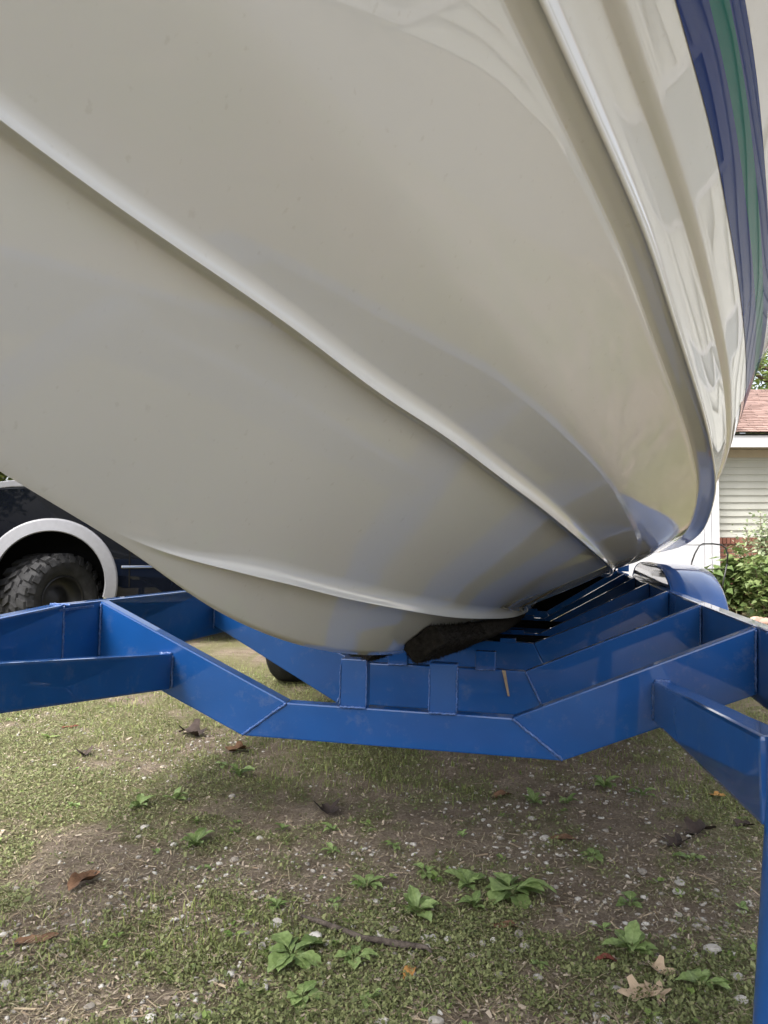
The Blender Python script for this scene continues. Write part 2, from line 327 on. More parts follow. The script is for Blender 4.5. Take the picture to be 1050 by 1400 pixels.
# ------------------------------------------------------------------ houses
def siding_mesh(name, length, course, m):       # one clapboard with a lip and the double bevel of lap siding
    c = course; prof = [(0, 0), (-.022, .002), (-.022, .014), (-.006, c*.62), (-.004, c), (.004, c+.004), (.004, 0)]
    V = [(x, y, z) for x in (0, length) for y, z in prof]; n = len(prof)
    F = [(i, (i+1) % n, n+(i+1) % n, n+i) for i in range(n)]+[tuple(range(n))[::-1], tuple(range(n, 2*n))]
    return mesh(name, V, F, m)
HY = 12.6
def build_house():
    x0, x1 = 5.30, 16.0
    g0 = float(gz(6)) - .05
    h = empty('house', (x0, HY, g0), label='cream clapboard house with reddish shingle roof behind the leafy shrub', cat='house')
    W = lambda x, y, z: (x-x0, y-HY, z-g0)
    ztop, zbr = 2.46, 1.03
    link('wall', bm_mesh('wall', box_bm(0, x1-x0, .02, 8, 0, ztop-g0), M['siding']), h)
    c = .1135; n = int(math.ceil((ztop-.0-zbr)/c)); me = siding_mesh('siding_board', x1-x0, c, M['siding'])
    for i in range(n): link('siding_board', me, h, W(x0, HY, zbr+i*c))
    # brick base
    link('mortar_bed', bm_mesh('mortar_bed', box_bm(0, x1-x0, -.09, .02, -.2, zbr-g0-.004), M['mortar']), h)
    bl, bh = .20, .0585
    b1 = bm_mesh('brick', box_bm(0, bl, -.10, 0, 0, bh, .004, 1), M['brick']); b2 = bm_mesh('brick', box_bm(0, .058, -.125, 0, 0, .10, .004, 1), M['brick'])
    k = 0
    for i in range(22): link('brick', b2, h, W(x0+.01+i*.068, HY, zbr-.105), (random.uniform(-.01, .01), 0, 0))
    z = zbr-.105-.068; row = 0
    while z > g0:
        for i in range(7):
            x = x0+.01+(i-(row % 2)*.5)*.21
            if x < x0: continue
            link('brick', b1, h, W(x, HY+random.uniform(-.002, .002), z))
        z -= .0685; row += 1
    # eave: soffit, frieze, fascia, shingle courses
    link('soffit', bm_mesh('soffit', box_bm(-.4, x1-x0, -.45, .02, 2.47-g0, 2.49-g0), M['soffit']), h)
    link('frieze', bm_mesh('frieze', box_bm(-.02, x1-x0, -.03, .02, ztop-.13-g0, ztop-g0, .004), M['soffit']), h)
    link('fascia', bm_mesh('fascia', box_bm(-.4, x1-x0, -.50, -.46, 2.44-g0, 2.63-g0, .006), M['white']), h)
    link('drip_edge', bm_mesh('drip_edge', box_bm(-.4, x1-x0, -.53, -.46, 2.634-g0, 2.655-g0), M['dark']), h)
    rise, run = 1.5, 4.2; sl = math.atan2(rise, run); ln = math.hypot(rise, run)
    roof = link('roof', bm_mesh('roof', prism_bm([(-.4, 0), (x1-x0, 0), (x1-x0-3.4, ln), (3.0-2.3, ln)], -.02, 0), M['dark']), h, (0, -.53, 2.66-g0), (-(math.pi/2-sl), 0, 0))
    nrow = 30; rh = ln/nrow
    for r in range(nrow):
        t0 = r*rh; xa = -.4+1.1*t0/ln; xb = 4.2
        V = []; F = []; x = xa+random.uniform(-.2, 0)
        while x < xb:
            w = random.uniform(.16, .26); a = max(x, xa); bb = x+w-.008
            if bb > a+.02:
                i = len(V); d = random.uniform(.010, .018)
                V += [(a, -.024-d, t0-.01), (bb, -.024-d, t0-.01), (bb, -.024, t0+rh), (a, -.024, t0+rh), (a, -.02, t0-.01), (bb, -.02, t0-.01)]
                F += [(i, i+1, i+2, i+3), (i+4, i+5, i+1, i)]
            x += w
        link('shingle_course', mesh('shingle_course', V, F, M['shingle']), roof)
    # white garage wing to the left, one step nearer
    g = empty('garage', (2.2, HY-.35, g0), label='white garage wing with panelled door behind the blue trailer fender', cat='garage')
    gw = 5.295-2.2
    link('wall', bm_mesh('wall', box_bm(0, gw-.12, 0, 6, 0, 3.0, .0), M['white']), g)
    link('corner_board', bm_mesh('corner_board', box_bm(gw-.12, gw, -.02, .6, -.1, 3.15, .006), M['white']), g)
    d = link('garage_door', bm_mesh('garage_door', box_bm(.35, gw-.24, -.012, 0, 0, 2.15), M['white']), g)
    for r in range(4):
        for q in range(5):
            pw = (gw-.59)/5
            link('panel', bm_mesh('panel', box_bm(.37+q*pw, .35+(q+1)*pw-.01, -.022, -.012, .02+r*.53, .54+r*.53-.012, .008), M['white']), d)
    link('door_trim', bm_mesh('door_trim', box_bm(gw-.235, gw-.135, -.03, 0, 0, 2.25, .004), M['white']), g)
    rr = link('roof', bm_mesh('roof', prism_bm([(-.3, 3.0), (gw/2, 4.0), (gw+.25, 3.16), (gw+.25, 3.06), (gw/2, 3.88), (-.3, 2.9)], -.3, 6.2), M['shingle']), g)
build_house()

def build_side_house():
    # the house whose clapboards and window frames are mirrored in the topsides; it stands to the right, just out of the picture
    X0, Y0, Y1 = 7.3, -9.0, 12.3; g0 = float(gz(X0))-.05
    h = empty('house', (X0, Y0, g0), label='cream clapboard house with white windows mirrored in the topsides', cat='house')
    L_ = Y1-Y0; H = 3.9
    link('wall', bm_mesh('wall', box_bm(.02, 6, 0, L_, 0, H), M['siding_light']), h)
    c = .2; me = siding_mesh('siding_board', L_, c, M['siding_light'])
    for i in range(int((H-1.0)/c)):
        link('siding_board', me, h, (0, L_, 1.0+i*c), (0, 0, -math.pi/2))
    link('foundation', bm_mesh('foundation', box_bm(-.02, .02, 0, L_, -.2, .995), M['mortar']), h)
    for y, w in ((4.2, 1.1), (10.2, 1.4), (13.6, 1.3), (17.4, 1.1)):
        f = link('window', bm_mesh('window', box_bm(-.03, .02, y-w/2, y+w/2, 1.15, 2.45), M['pane']), h)
        for a in ((y-w/2-.11, y-w/2, 1.04, 2.56), (y+w/2, y+w/2+.11, 1.04, 2.56)): link('casing', bm_mesh('casing', box_bm(-.055, .02, *a, .004), M['white']), f)
        for a in ((y-w/2, y+w/2, 1.04, 1.15), (y-w/2, y+w/2, 2.45, 2.56), (y-w/2, y+w/2, 1.85, 1.90)): link('rail', bm_mesh('rail', box_bm(-.052, .02, *a, .004), M['white']), f)
    link('corner_board', bm_mesh('corner_board', box_bm(-.03, .1, L_-.12, L_+.02, -.1, H, .005), M['white']), h)
    link('fascia', bm_mesh('fascia', box_bm(-.30, -.26, -.2, L_+.15, H-.02, H+.18, .005), M['white']), h)
    link('soffit', bm_mesh('soffit', box_bm(-.26, .02, -.2, L_+.15, H, H+.02), M['white']), h)
    link('roof', bm_mesh('roof', prism_bm([(-.34, H+.19), (3, H+1.5), (6.4, H+.19), (6.4, H+.1), (3, H+1.38), (-.34, H+.1)], -.25, L_+.2), M['shingle']), h)
build_side_house()

# black bent-tube handle beside the garage
def build_cart():
    Y = 10.4; p = at_y(972, 800, Y); r = empty('hand_cart', (p.x, Y, float(gz(p.x))), label='black bent-tube cart handle standing before the white garage', cat='cart')
    def P(px, py, dy=0): q = at_y(px, py, Y); return (q.x-p.x, dy, q.z-float(gz(p.x)))
    link('handle', tube('handle', [P(946, 768, 0), P(950, 757), P(956, 746), P(961, 743.5), P(975, 743.5), P(986, 745), P(992, 749), P(995, 758), P(994, 771)], .011, M['wire']), r)
    link('frame', tube('frame', [P(946, 768), P(940, 800), P(935, 836, .1), P(937, 848, .3)], .011, M['wire']), r)
    link('frame', tube('frame', [P(994, 771), P(988, 800), P(983, 836, .1), P(984, 848, .3)], .011, M['wire']), r)
    link('crossbar', tube('crossbar', [P(944, 778), P(993, 778)], .007, M['wire']), r)
    link('hook', tube('hook', [P(972, 794), P(981, 794), P(983, 799), P(980, 803), P(979, 812), P(977, 818)], .012, M['wire']), r)
    for x in (937, 984):
        w = link('wheel', lathe('wheel', [(.07, -.02), (.13, -.02), (.14, 0), (.13, .02), (.07, .02), (.07, -.02)], M['rubber'], 20), r, P(x, 844, .3), (0, 0, math.pi/2))
build_cart()

# ------------------------------------------------------------------ foliage
def leaf_cloud(name, pts, size, m, aspect=1.5, droop=.4):        # folded kite leaves, four triangles each
    n = len(pts); th = rng.uniform(0, 2*np.pi, n); el = rng.normal(-.15, droop, n); sz = size*rng.uniform(.6, 1.3, n)
    d = np.stack([np.cos(th)*np.cos(el), np.sin(th)*np.cos(el), np.sin(el)], -1)
    s = np.cross(d, np.array([0, 0, 1.])+rng.normal(0, .35, (n, 3))); s /= np.linalg.norm(s, axis=1)[:, None]; u = np.cross(s, d)
    z = sz[:, None]
    V = np.stack([pts, pts+d*z*.45*aspect/1.5+s*z*.42-u*z*-.1, pts+d*z*aspect, pts+d*z*.45*aspect/1.5-s*z*.42-u*z*-.1, pts+d*z*.5-u*z*.03], 1)
    i = np.arange(n)[:, None]*5; F = np.stack([i+[0, 1, 4], i+[1, 2, 4], i+[2, 3, 4], i+[3, 0, 4]], 1).reshape(-1, 3)
    return fast_mesh(name, V.reshape(-1, 3), F, m)
def build_shrub(px, Y, h, w, n, size, m, label, nst=9, lean=0, seed=0):
    b = on_ground(px, 840); x = at_y(px, 800, Y).x; g = float(gz(x)); r = empty('shrub', (x, Y, g), label=label, cat='shrub', group='shrubs by the house')
    rs = random.Random(seed); V = []; F = []; tips = []
    for k in range(nst):
        a = rs.uniform(0, 6.28); R = rs.uniform(.2, 1)*w; H = h*rs.uniform(.65, 1.0)*(1-.25*R/w)
        pts = [Vector((.04*math.cos(a), .04*math.sin(a), 0)), Vector((R*.4*math.cos(a)+lean*.3, R*.4*math.sin(a), H*.45)), Vector((R*.8*math.cos(a)+lean*.7, R*.8*math.sin(a), H*.8)), Vector((R*math.cos(a)+lean, R*math.sin(a), H))]
        v, f = tube_arrays(pts, [.012, .009, .006, .003], 5); o = len(V); V += v; F += [tuple(i+o for i in q) for q in f]
        for t in np.linspace(.15, 1, max(4, n//nst)):
            j = min(2, int(t*3)); p = pts[j].lerp(pts[j+1], t*3-j); tips.append(p+Vector((rs.gauss(0, w*.22), rs.gauss(0, w*.22), rs.gauss(0, h*.06))))
    link('stem', mesh('stem', V, F, M['bark'], True), r)
    pts = np.array([tuple(p) for p in tips]); pts[:, 2] = np.maximum(pts[:, 2], .03)
    link('foliage', leaf_cloud('foliage', pts, size, m), r)
build_shrub(1008, 10.9, 1.08, .38, 700, .11, M['bush'], 'broad-leaved green shrub spreading at the corner of the garage', 12, -.02, 1)
build_shrub(1040, 11.3, 1.65, .30, 1500, .045, M['bush2'], 'tall feathery pale shrub against the cream siding', 10, -.1, 2)
build_shrub(1046, 10.2, .95, .40, 800, .075, M['bush'], 'low leafy shrub in front of the tall feathery one', 11, 0, 3)
for k, (px, Y) in enumerate(((1032, 9.9), (1040, 9.8), (1047, 9.7), (1054, 9.75))):
    x = at_y(px, 838, Y).x; bm = bmesh.new(); bmesh.ops.create_icosphere(bm, subdivisions=2, radius=.085)
    for v in bm.verts: v.co = Vector((v.co.x*1.25, v.co.y, v.co.z*.7))*random.uniform(.88, 1.1)
    tag(link('edging_stone', bm_mesh('edging_stone', bm, M['redstone'], True), None, (x, Y, float(gz(x))+.04), (0, 0, random.random()*6)), ('leftmost reddish edging stone at the foot of the shrubs', 'second reddish edging stone from the left by the shrubs', 'third reddish edging stone from the left by the shrubs', 'rightmost reddish edging stone at the foot of the shrubs')[k], 'stone', 'edging stones by the shrubs')

def build_tree(x, y, h, r, n, label, seed):
    rs = random.Random(seed); g = float(gz(x)); t = empty('tree', (x, y, g), label=label, cat='tree', group='trees round the yard')
    V = []; F = []; pts = []
    def add(p, rad):
        v, f = tube_arrays(p, rad, 7); o = len(V); V.extend(v); F.extend([tuple(i+o for i in q) for q in f])
    add([Vector((0, 0, 0)), Vector((.1, 0, h*.3)), Vector((0, .1, h*.6)), Vector((0, 0, h*.9))], [.22, .17, .1, .03])
    for k in range(26):
        z = h*rs.uniform(.28, .9); a = rs.uniform(0, 6.28); R = r*rs.uniform(.5, 1)*math.sin(math.pi*min(1, (z/h-.12)/.95))**.6
        e = Vector((R*math.cos(a), R*math.sin(a), z+R*.35)); mid = e*.5+Vector((0, 0, z*.52))
        add([Vector((0, 0, z)), mid, e], [.06, .04, .015])
        for c in range(5):
            q = e.lerp(Vector((0, 0, z)), rs.uniform(0, .5))+Vector((rs.gauss(0, .35), rs.gauss(0, .35), rs.gauss(0, .3)))
            pts.append(rng.normal(0, 1, (n//130, 3))*[.42, .42, .32]+np.array(q))
    link('trunk', mesh('trunk', V, F, M['bark'], True), t)
    link('crown', leaf_cloud('crown', np.concatenate(pts), .13 if n > 8000 else .24, M['tree']), t)
build_tree(11.2, 22, 6.8, 2.6, 9000, 'green tree crown showing above the reddish roof', 4)
# trees round the yard behind the viewer; they darken what the paint mirrors
for k, (x, y, h_, r_) in enumerate(((-12, -16, 6, 3.0), (3, -20, 6.5, 3.2), (-15, 3, 6, 3.0), (-17, 14, 7, 3.2), (-9, 21, 7, 3.2))):
    build_tree(x, y, h_, r_, 5200, ('leafy yard tree %s' % ('far behind the viewer to the left', 'straight behind the viewer', 'left of the viewer beyond the truck nose', 'far left beyond the truck bed', 'behind the truck bed')[k]), 20+k)

# ------------------------------------------------------------------ pickup truck
def build_truck():
    D = 6.5; c = at_y(69, 800, D); th = math.radians(21); g = float(gz(c.x))
    t = empty('pickup_truck', (c.x, D, g), th, label='black pickup truck with silver wheel flares parked beyond the left trailer rail', cat='truck')
    # local: x along the body (front at -x), y=0 the near side, +y away; wheel centre at x=0
    WB, ZC, RA = 3.55, .545, .46
    def arc(cx, r, z): return [(cx-r*math.cos(a), z+r*math.sin(a)) for a in np.linspace(0, math.pi, 22)]
    prof = [(-.92, .48), (-RA, .40)]+arc(0, RA, ZC)+[(RA, .34), (WB-RA, .34)]+arc(WB, RA, ZC)+[(WB+RA, .42), (WB+1.15, .56), (WB+1.17, 1.28), (2.75, 1.30), (2.70, 1.36), (.66, 1.39), (.2, 1.40), (-.6, 1.34), (-.86, 1.22), (-.95, .9)]
    link('body', bm_mesh('body', prism_bm(prof, 0, 1.95, .035, 3), M['black']), t)
    link('wheel_well', bm_mesh('wheel_well', box_bm(-.62, .62, .30, 1.65, .42, 1.06), M['dark']), t)
    link('cab', bm_mesh('cab', prism_bm([(.55, 1.38), (1.05, 1.88), (2.5, 1.90), (2.68, 1.35)], .09, 1.86, .05, 3), M['black']), t)
    for a, b in ((.82, 1.62), (1.72, 2.45)):
        link('side_window', bm_mesh('side_window', prism_bm([(a, 1.42), (min(b, a+.42) if a < 1 else a, 1.80), (b, 1.81), (b+.02 if a < 1 else b+.1, 1.42)], .075, .10), M['glass']), t)
    link('hood_stripe', bm_mesh('hood_stripe', prism_bm([(-.72, 1.285), (-.3, 1.345), (.5, 1.375), (.5, 1.405), (-.3, 1.40), (-.74, 1.33)], -.012, .06, .006), M['silver']), t)
    link('molding', bm_mesh('molding', box_bm(RA+.10, WB-RA-.1, -.014, .01, .665, .685, .004), M['chrome']), t)
    link('molding', bm_mesh('molding', box_bm(-.9, -RA-.09, -.012, .01, .92, .935, .004), M['chrome']), t)
    link('door_seam', bm_mesh('door_seam', box_bm(.62, .632, -.004, .01, .5, 1.36), M['dark']), t)
    link('door_seam', bm_mesh('door_seam', box_bm(1.66, 1.672, -.004, .01, .5, 1.34), M['dark']), t)
    link('hinge', bm_mesh('hinge', box_bm(.56, .60, -.016, .01, .86, .97, .006), M['chrome']), t)
    link('door_handle', bm_mesh('door_handle', box_bm(1.42, 1.6, -.04, .0, 1.17, 1.21, .01), M['chrome']), t)
    link('bumper', bm_mesh('bumper', box_bm(-1.08, -.9, .02, 1.93, .55, .82, .03), M['chrome']), t)
    link('headlight', bm_mesh('headlight', prism_bm([(-.93, .98), (-.66, 1.0), (-.60, 1.16), (-.84, 1.18)], -.008, .2, .01), M['lamp']), t)
    link('headlight', bm_mesh('headlight', prism_bm([(-.93, .98), (-.66, 1.0), (-.60, 1.16), (-.84, 1.18)], 1.75, 1.958, .01), M['lamp']), t)
    for cx in (0, WB):
        for ys in (0, 1):
            V = []; F = []; N_ = 40; pr = []
            for i in range(N_+1):
                a = -.28+(math.pi+.56)*i/N_
                for r, y in ((RA-.035, .02), (RA-.035, -.085), (RA-.028, -.093), (RA+.058, -.075), (RA+.070, -.062), (RA+.075, .012)):
                    y = y if ys == 0 else 1.95-y
                    V.append((cx-r*math.cos(a), y, ZC+r*math.sin(a)*1.02))
            for i in range(N_):
                for q in range(5): F.append((i*6+q, i*6+q+1, (i+1)*6+q+1, (i+1)*6+q))
            fm = mesh('wheel_flare', V, F, M['silver'], True); fm.set_sharp_from_angle(angle=math.radians(28)); link('wheel_flare', fm, t)
    # wheels with lugged tyres
    R, Wd = .425, .30
    prof = [(.22, -.11), (.25, -.135), (.33, -.150), (.375, -.146), (.398, -.125), (.403, 0), (.398, .125), (.375, .146), (.33, .150), (.25, .135), (.22, .11)]
    tyre0 = lathe('tyre', prof, M['rubber'], 56)
    bm = bmesh.new(); bm.from_mesh(tyre0)
    def lug(cy, ca, ly, la, sk, h0, h1):
        vs = []
        for hh, sc in ((h0, 1), (h1, .86)):
            for sy, sa in ((-1, -1), (1, -1), (1, 1), (-1, 1)):
                y = cy+sy*ly*.5*sc; a = ca+(sa*la*.5*sc+sk*sy*.5)/R; vs.append(bm.verts.new((hh*math.cos(a), y, hh*math.sin(a))))
        for f in ((0, 1, 2, 3), (4, 7, 6, 5), (0, 4, 5, 1), (1, 5, 6, 2), (2, 6, 7, 3), (3, 7, 4, 0)): bm.faces.new([vs[i] for i in f])
    n = 22
    for i in range(n):
        a = 2*math.pi*i/n
        for s in (-1, 1):
            da = (.5 if s > 0 else 0)*2*math.pi/n
            lug(s*.105, a+da, .085, .078, s*.03, .385, .425); lug(s*.035, a+da+.10, .06, .07, s*.045, .39, .425)
            vs = []
            for rr, yy in ((.345, .153), (.40, .135), (.345, .163), (.402, .151)):
                for sa in (-1, 1): aa = a+da+sa*.075*(1 if i % 2 else .7); vs.append(bm.verts.new((rr*math.cos(aa), s*yy, rr*math.sin(aa))))
            for f in ((4, 5, 7, 6), (0, 4, 6, 2), (1, 3, 7, 5), (0, 1, 5, 4), (2, 6, 7, 3)): bm.faces.new([vs[q] for q in f])
    tyre = bm_mesh('tyre', bm, M['rubber'])
    rim = lathe('wheel', [(.225, -.11), (.215, -.125), (.205, -.11), (.19, -.03), (.10, -.05), (.06, -.07), (0.001, -.075)], M['rim'], 36)
    for k, (x, y, st) in enumerate(((0, .15, 40), (WB, .16, 0), (0, 1.79, 40), (WB, 1.79, 0))):
        w = link('wheel', rim, t, (x, y, .395), (0, 0, math.radians(st)+(math.pi if y > 1 else 0)), (.94, 1.3, .94))
        link('tyre', tyre, w, (0, 0, 0), (0, .1*k, 0))
build_truck()

# ------------------------------------------------------------------ boat
KT = [(-1.25, 1.30), (-.8, .86), (-.4, .55), (-.1, .36), (.2, .215), (.4, .135), (.615, .059), (.714, .027), (.844, -.014), (.962, -.063), (1.096, -.11), (1.277, -.16), (1.52, -.215), (2.013, -.298), (2.504, -.357), (3.4, -.432), (4.5, -.50), (6, -.56), (9, -.63)]
OC = [(-.8, 0), (-.4, .085), (0, .19), (.5, .342), (.92, .479), (1.14, .55), (1.43, .642), (1.71, .72), (2.16, .842), (2.38, .899), (2.8, .992), (3.24, 1.079), (3.64, 1.131), (4.25, 1.185), (5, 1.205), (6, 1.21), (9, 1.20)]
WC = [(-1.25, 1.3), (-.8, .86), (-.4, .845), (0, .79), (.5, .705), (.92, .63), (1.14, .60), (1.43, .552), (1.70, .495), (1.94, .452), (2.39, .376), (2.84, .314), (3.32, .245), (3.64, .19), (4.13, .12), (4.88, .053), (5.95, .009), (6.75, -.016), (8.6, -.06)]
S2 = [(-.8, .16), (0, .21), (.42, .299), (.458, .311), (.554, .336), (.667, .369), (.834, .409), (.943, .432), (1.083, .455), (1.259, .484), (1.514, .512), (1.736, .534), (2.024, .555), (2.4, .57), (2.676, .579), (3.0, .587), (3.352, .601), (3.903, .631), (5, .65), (9, .65)]
S1 = [(-.8, .006), (.7, .006), (.837, .014), (.922, .042), (1.033, .077), (1.189, .108), (1.379, .130), (1.653, .157), (1.947, .176), (2.397, .192), (2.9, .203), (3.34, .208), (5, .24), (9, .24)]
PH = [(-1.25, 44), (.5, 36), (1, 33.5), (1.5, 30.5), (2, 27), (3, 20), (4, 14), (5, 10), (7, 7), (9, 5)]
KN = [(-1.25, .04), (.5, .066), (1, .071), (1.38, .081), (1.69, .1), (1.98, .111), (2.58, .125), (4, .16), (6, .18), (9, .18)]
BL = [(-1.25, .10), (.5, .13), (1.1, .152), (1.37, .166), (1.72, .188), (1.98, .204), (2.22, .214), (2.5, .23), (2.9, .263), (4, .34), (6, .39), (9, .39)]
def fair(tab):                                        # interpolate, then fair the curve so that highlights run smoothly
    f = pch(tab); g = np.linspace(-1.8, 9.6, 2281); lo, hi = tab[0], tab[-1]
    y = f(g); y = np.where(g < lo[0], lo[1]+(f(lo[0]+.02)-lo[1])/.02*(g-lo[0]), y); y = np.where(g > hi[0], hi[1]+(hi[1]-f(hi[0]-.02))/.02*(g-hi[0]), y)
    out = np.zeros_like(y)
    for sg, k0, k1 in ((.07, -9, 1.6), (.16, 1.6, 99)):
        n = int(sg*4/.005); ker = np.exp(-.5*(np.arange(-n, n+1)*.005/sg)**2); ker /= ker.sum(); z = np.convolve(np.pad(y, n, 'edge'), ker, 'valid')
        w = 1-smooth01(1.2, 2.2, g) if k0 < 0 else smooth01(1.2, 2.2, g); out += w*z
    return lambda v: np.interp(v, g, out)
def smooth01(a, b, x): t = np.clip((x-a)/(b-a), 0, 1); return t*t*(3-2*t)
wk, oc, wc, s2, s1, ph, kn, bl = map(fair, (KT, OC, WC, S2, S1, PH, KN, BL)); hs = pch([(.3, .011), (.6, .0135), (1, .017), (2, .025), (4, .030)])
sheer = pch([(-1.25, 1.36), (-.8, 1.5), (0, 1.55), (2, 1.45), (5, 1.2), (9, 1.12)])
def smooth01(a, b, x): t = np.clip((x-a)/(b-a), 0, 1); return t*t*(3-2*t)
COLS = []                                            # (name, part) in order across one half section
def section(v):
    K = float(wk(v)); O = max(float(oc(v)), 1e-4); Wc = max(float(wc(v)), K+1e-4); tb = (Wc-K)/O
    ln = math.hypot(O, Wc-K); tx, tz = O/ln, (Wc-K)/ln; nx, nz = tz, -tx          # outward normal
    h2 = float(hs(v))*float(smooth01(-.6, .2, v)); h1 = float(hs(v))*float(smooth01(.78, 1.15, v))
    rho = .030
    def P(s, n=0):
        d = s*ln; x = tx*d+nx*n; z = K+tz*d+nz*n
        y = abs(tz*d); z += (math.sqrt(y*y+rho*rho)-y)-rho*math.exp(-d/.05)
        return (x, z)
    out = []; part = []
    def add(p, name): out.append(p); part.append(name)
    e1 = float(s1(v)); e2 = float(s2(v)); m = lambda d: d/ln
    def strake(e, h, a, b, name):                        # a,b: neighbouring limits in s
        wi = min(max(.010, .6*h), (e-a)*ln*.8); wo = min(max(.012, 1.6*h), (b-e)*ln*.8); k = h
        for f, n in ((1, 0), (.8, .02), (.55, .16), (.3, .5), (.12, .83), (.035, .97)): add(P(e-m(wi)*f, k*n), name)
        add(P(e, k), name)
        for f, n in ((.03, .97), (.09, .80), (.18, .55), (.30, .33), (.45, .17), (.65, .06), (.82, .015), (1, 0)): add(P(e+m(wo)*f, k*n), name)
    for f in (0, .12, .25, .4, .6, .8): add(P(max(0, (e1-m(min(max(.010, .6*h1), e1*ln*.8)))*f)), 'bottom')
    strake(e1, h1, 0, e2, 'spray_strake_inner')
    a = e1+m(min(max(.012, 1.6*h1), (e2-e1)*ln*.8)); b = e2-m(min(max(.010, .6*h2), e2*ln*.8))
    b = max(b, a+.001)
    for f in (.1, .2, .3, .4, .5, .6, .7, .8, .9): add(P(a+(b-a)*f, .009*(b-a)*ln*4*f*(1-f)), 'bottom')
    strake(e2, h2, 0, 1, 'spray_strake_outer')
    a = e2+m(min(max(.012, 1.6*h2), (1-e2)*ln*.8)); ci = .953
    bow = .037*(ci-a)*ln                                 # the panel is slightly crowned
    for f in (.05, .12, .19, .26, .32, .37, .42, .47, .53, .6, .7, .8, .88, .95): add(P(a+(ci-a)*f, -bow*math.log(math.exp(-9*f/.4)+math.exp(-9*(1-f)/.6))/9), 'bottom')
    st = min(float(np.interp(v, [.5, 1, 2, 3, 4.2], [.014, .016, .022, .026, .030])), ln*.04); si = st*.35
    add(P(ci-m(.006), 0), 'bottom'); add(P(ci, -si*.6), 'chine'); add(P(ci+m(.005), -si), 'chine')
    for f in (.3, .6, .85): add(P(ci+m(.005)+(1-ci-m(.005))*f, -si+(st+si)*f), 'chine')
    t = math.tan(math.radians(float(ph(v)))); S = max(float(sheer(v)), Wc+.05); k0 = float(kn(v)); r = min(.014, ln*.03)
    E = (O+nx*st, Wc+nz*st)
    add((E[0]-tx*r*.5, E[1]-tz*r*.5), 'chine'); add((E[0], E[1]), 'chine'); add((E[0]+.0012, E[1]+r*.45), 'chine'); add((O+t*r*.5+nx*st*.62, Wc+r*.5+nz*st*.3), 'topside'); add((O+t*r*1.6+nx*st*.2, Wc+r*1.6), 'topside')
    avail = S-Wc; k0 = min(k0, avail*.3); b0 = min(float(bl(v)), avail*.5); sc = min(1, avail/.6); q = .014*sc
    T = lambda dw, o=0: (O+t*dw+o, Wc+dw)
    for f in (.3, .55, .8): add(T(r*1.8+(k0-r*1.8)*f), 'topside')
    add(T(k0-.003*sc, 0), 'topside'); add(T(k0, .001*sc), 'rub_ledge')
    add(T(k0+.004*sc, q*.55), 'rub_ledge'); add(T(k0+.010*sc, q*.95), 'rub_ledge'); add(T(k0+.016*sc, q*1.05), 'rub_ledge')
    add(T(k0+.03*sc, q), 'topside'); q2 = q
    add(T(k0+(b0-k0)*.6, q2), 'topside')
    g_ = sc*(1+.22*min(max(v-1.3, -1), 2.5)); st0 = b0; st1 = b0+.051*g_; st2 = b0+.085*g_; st3 = b0+.113*g_
    for d in (st0, st1, st2, st3): add(T(d, q2), 'topside')
    for f in (.15, .35, .6, .85, 1): add(T(st3+(avail-st3)*f, q2+.22*(avail-st3)*f**1.3), 'topside')
    return out, part
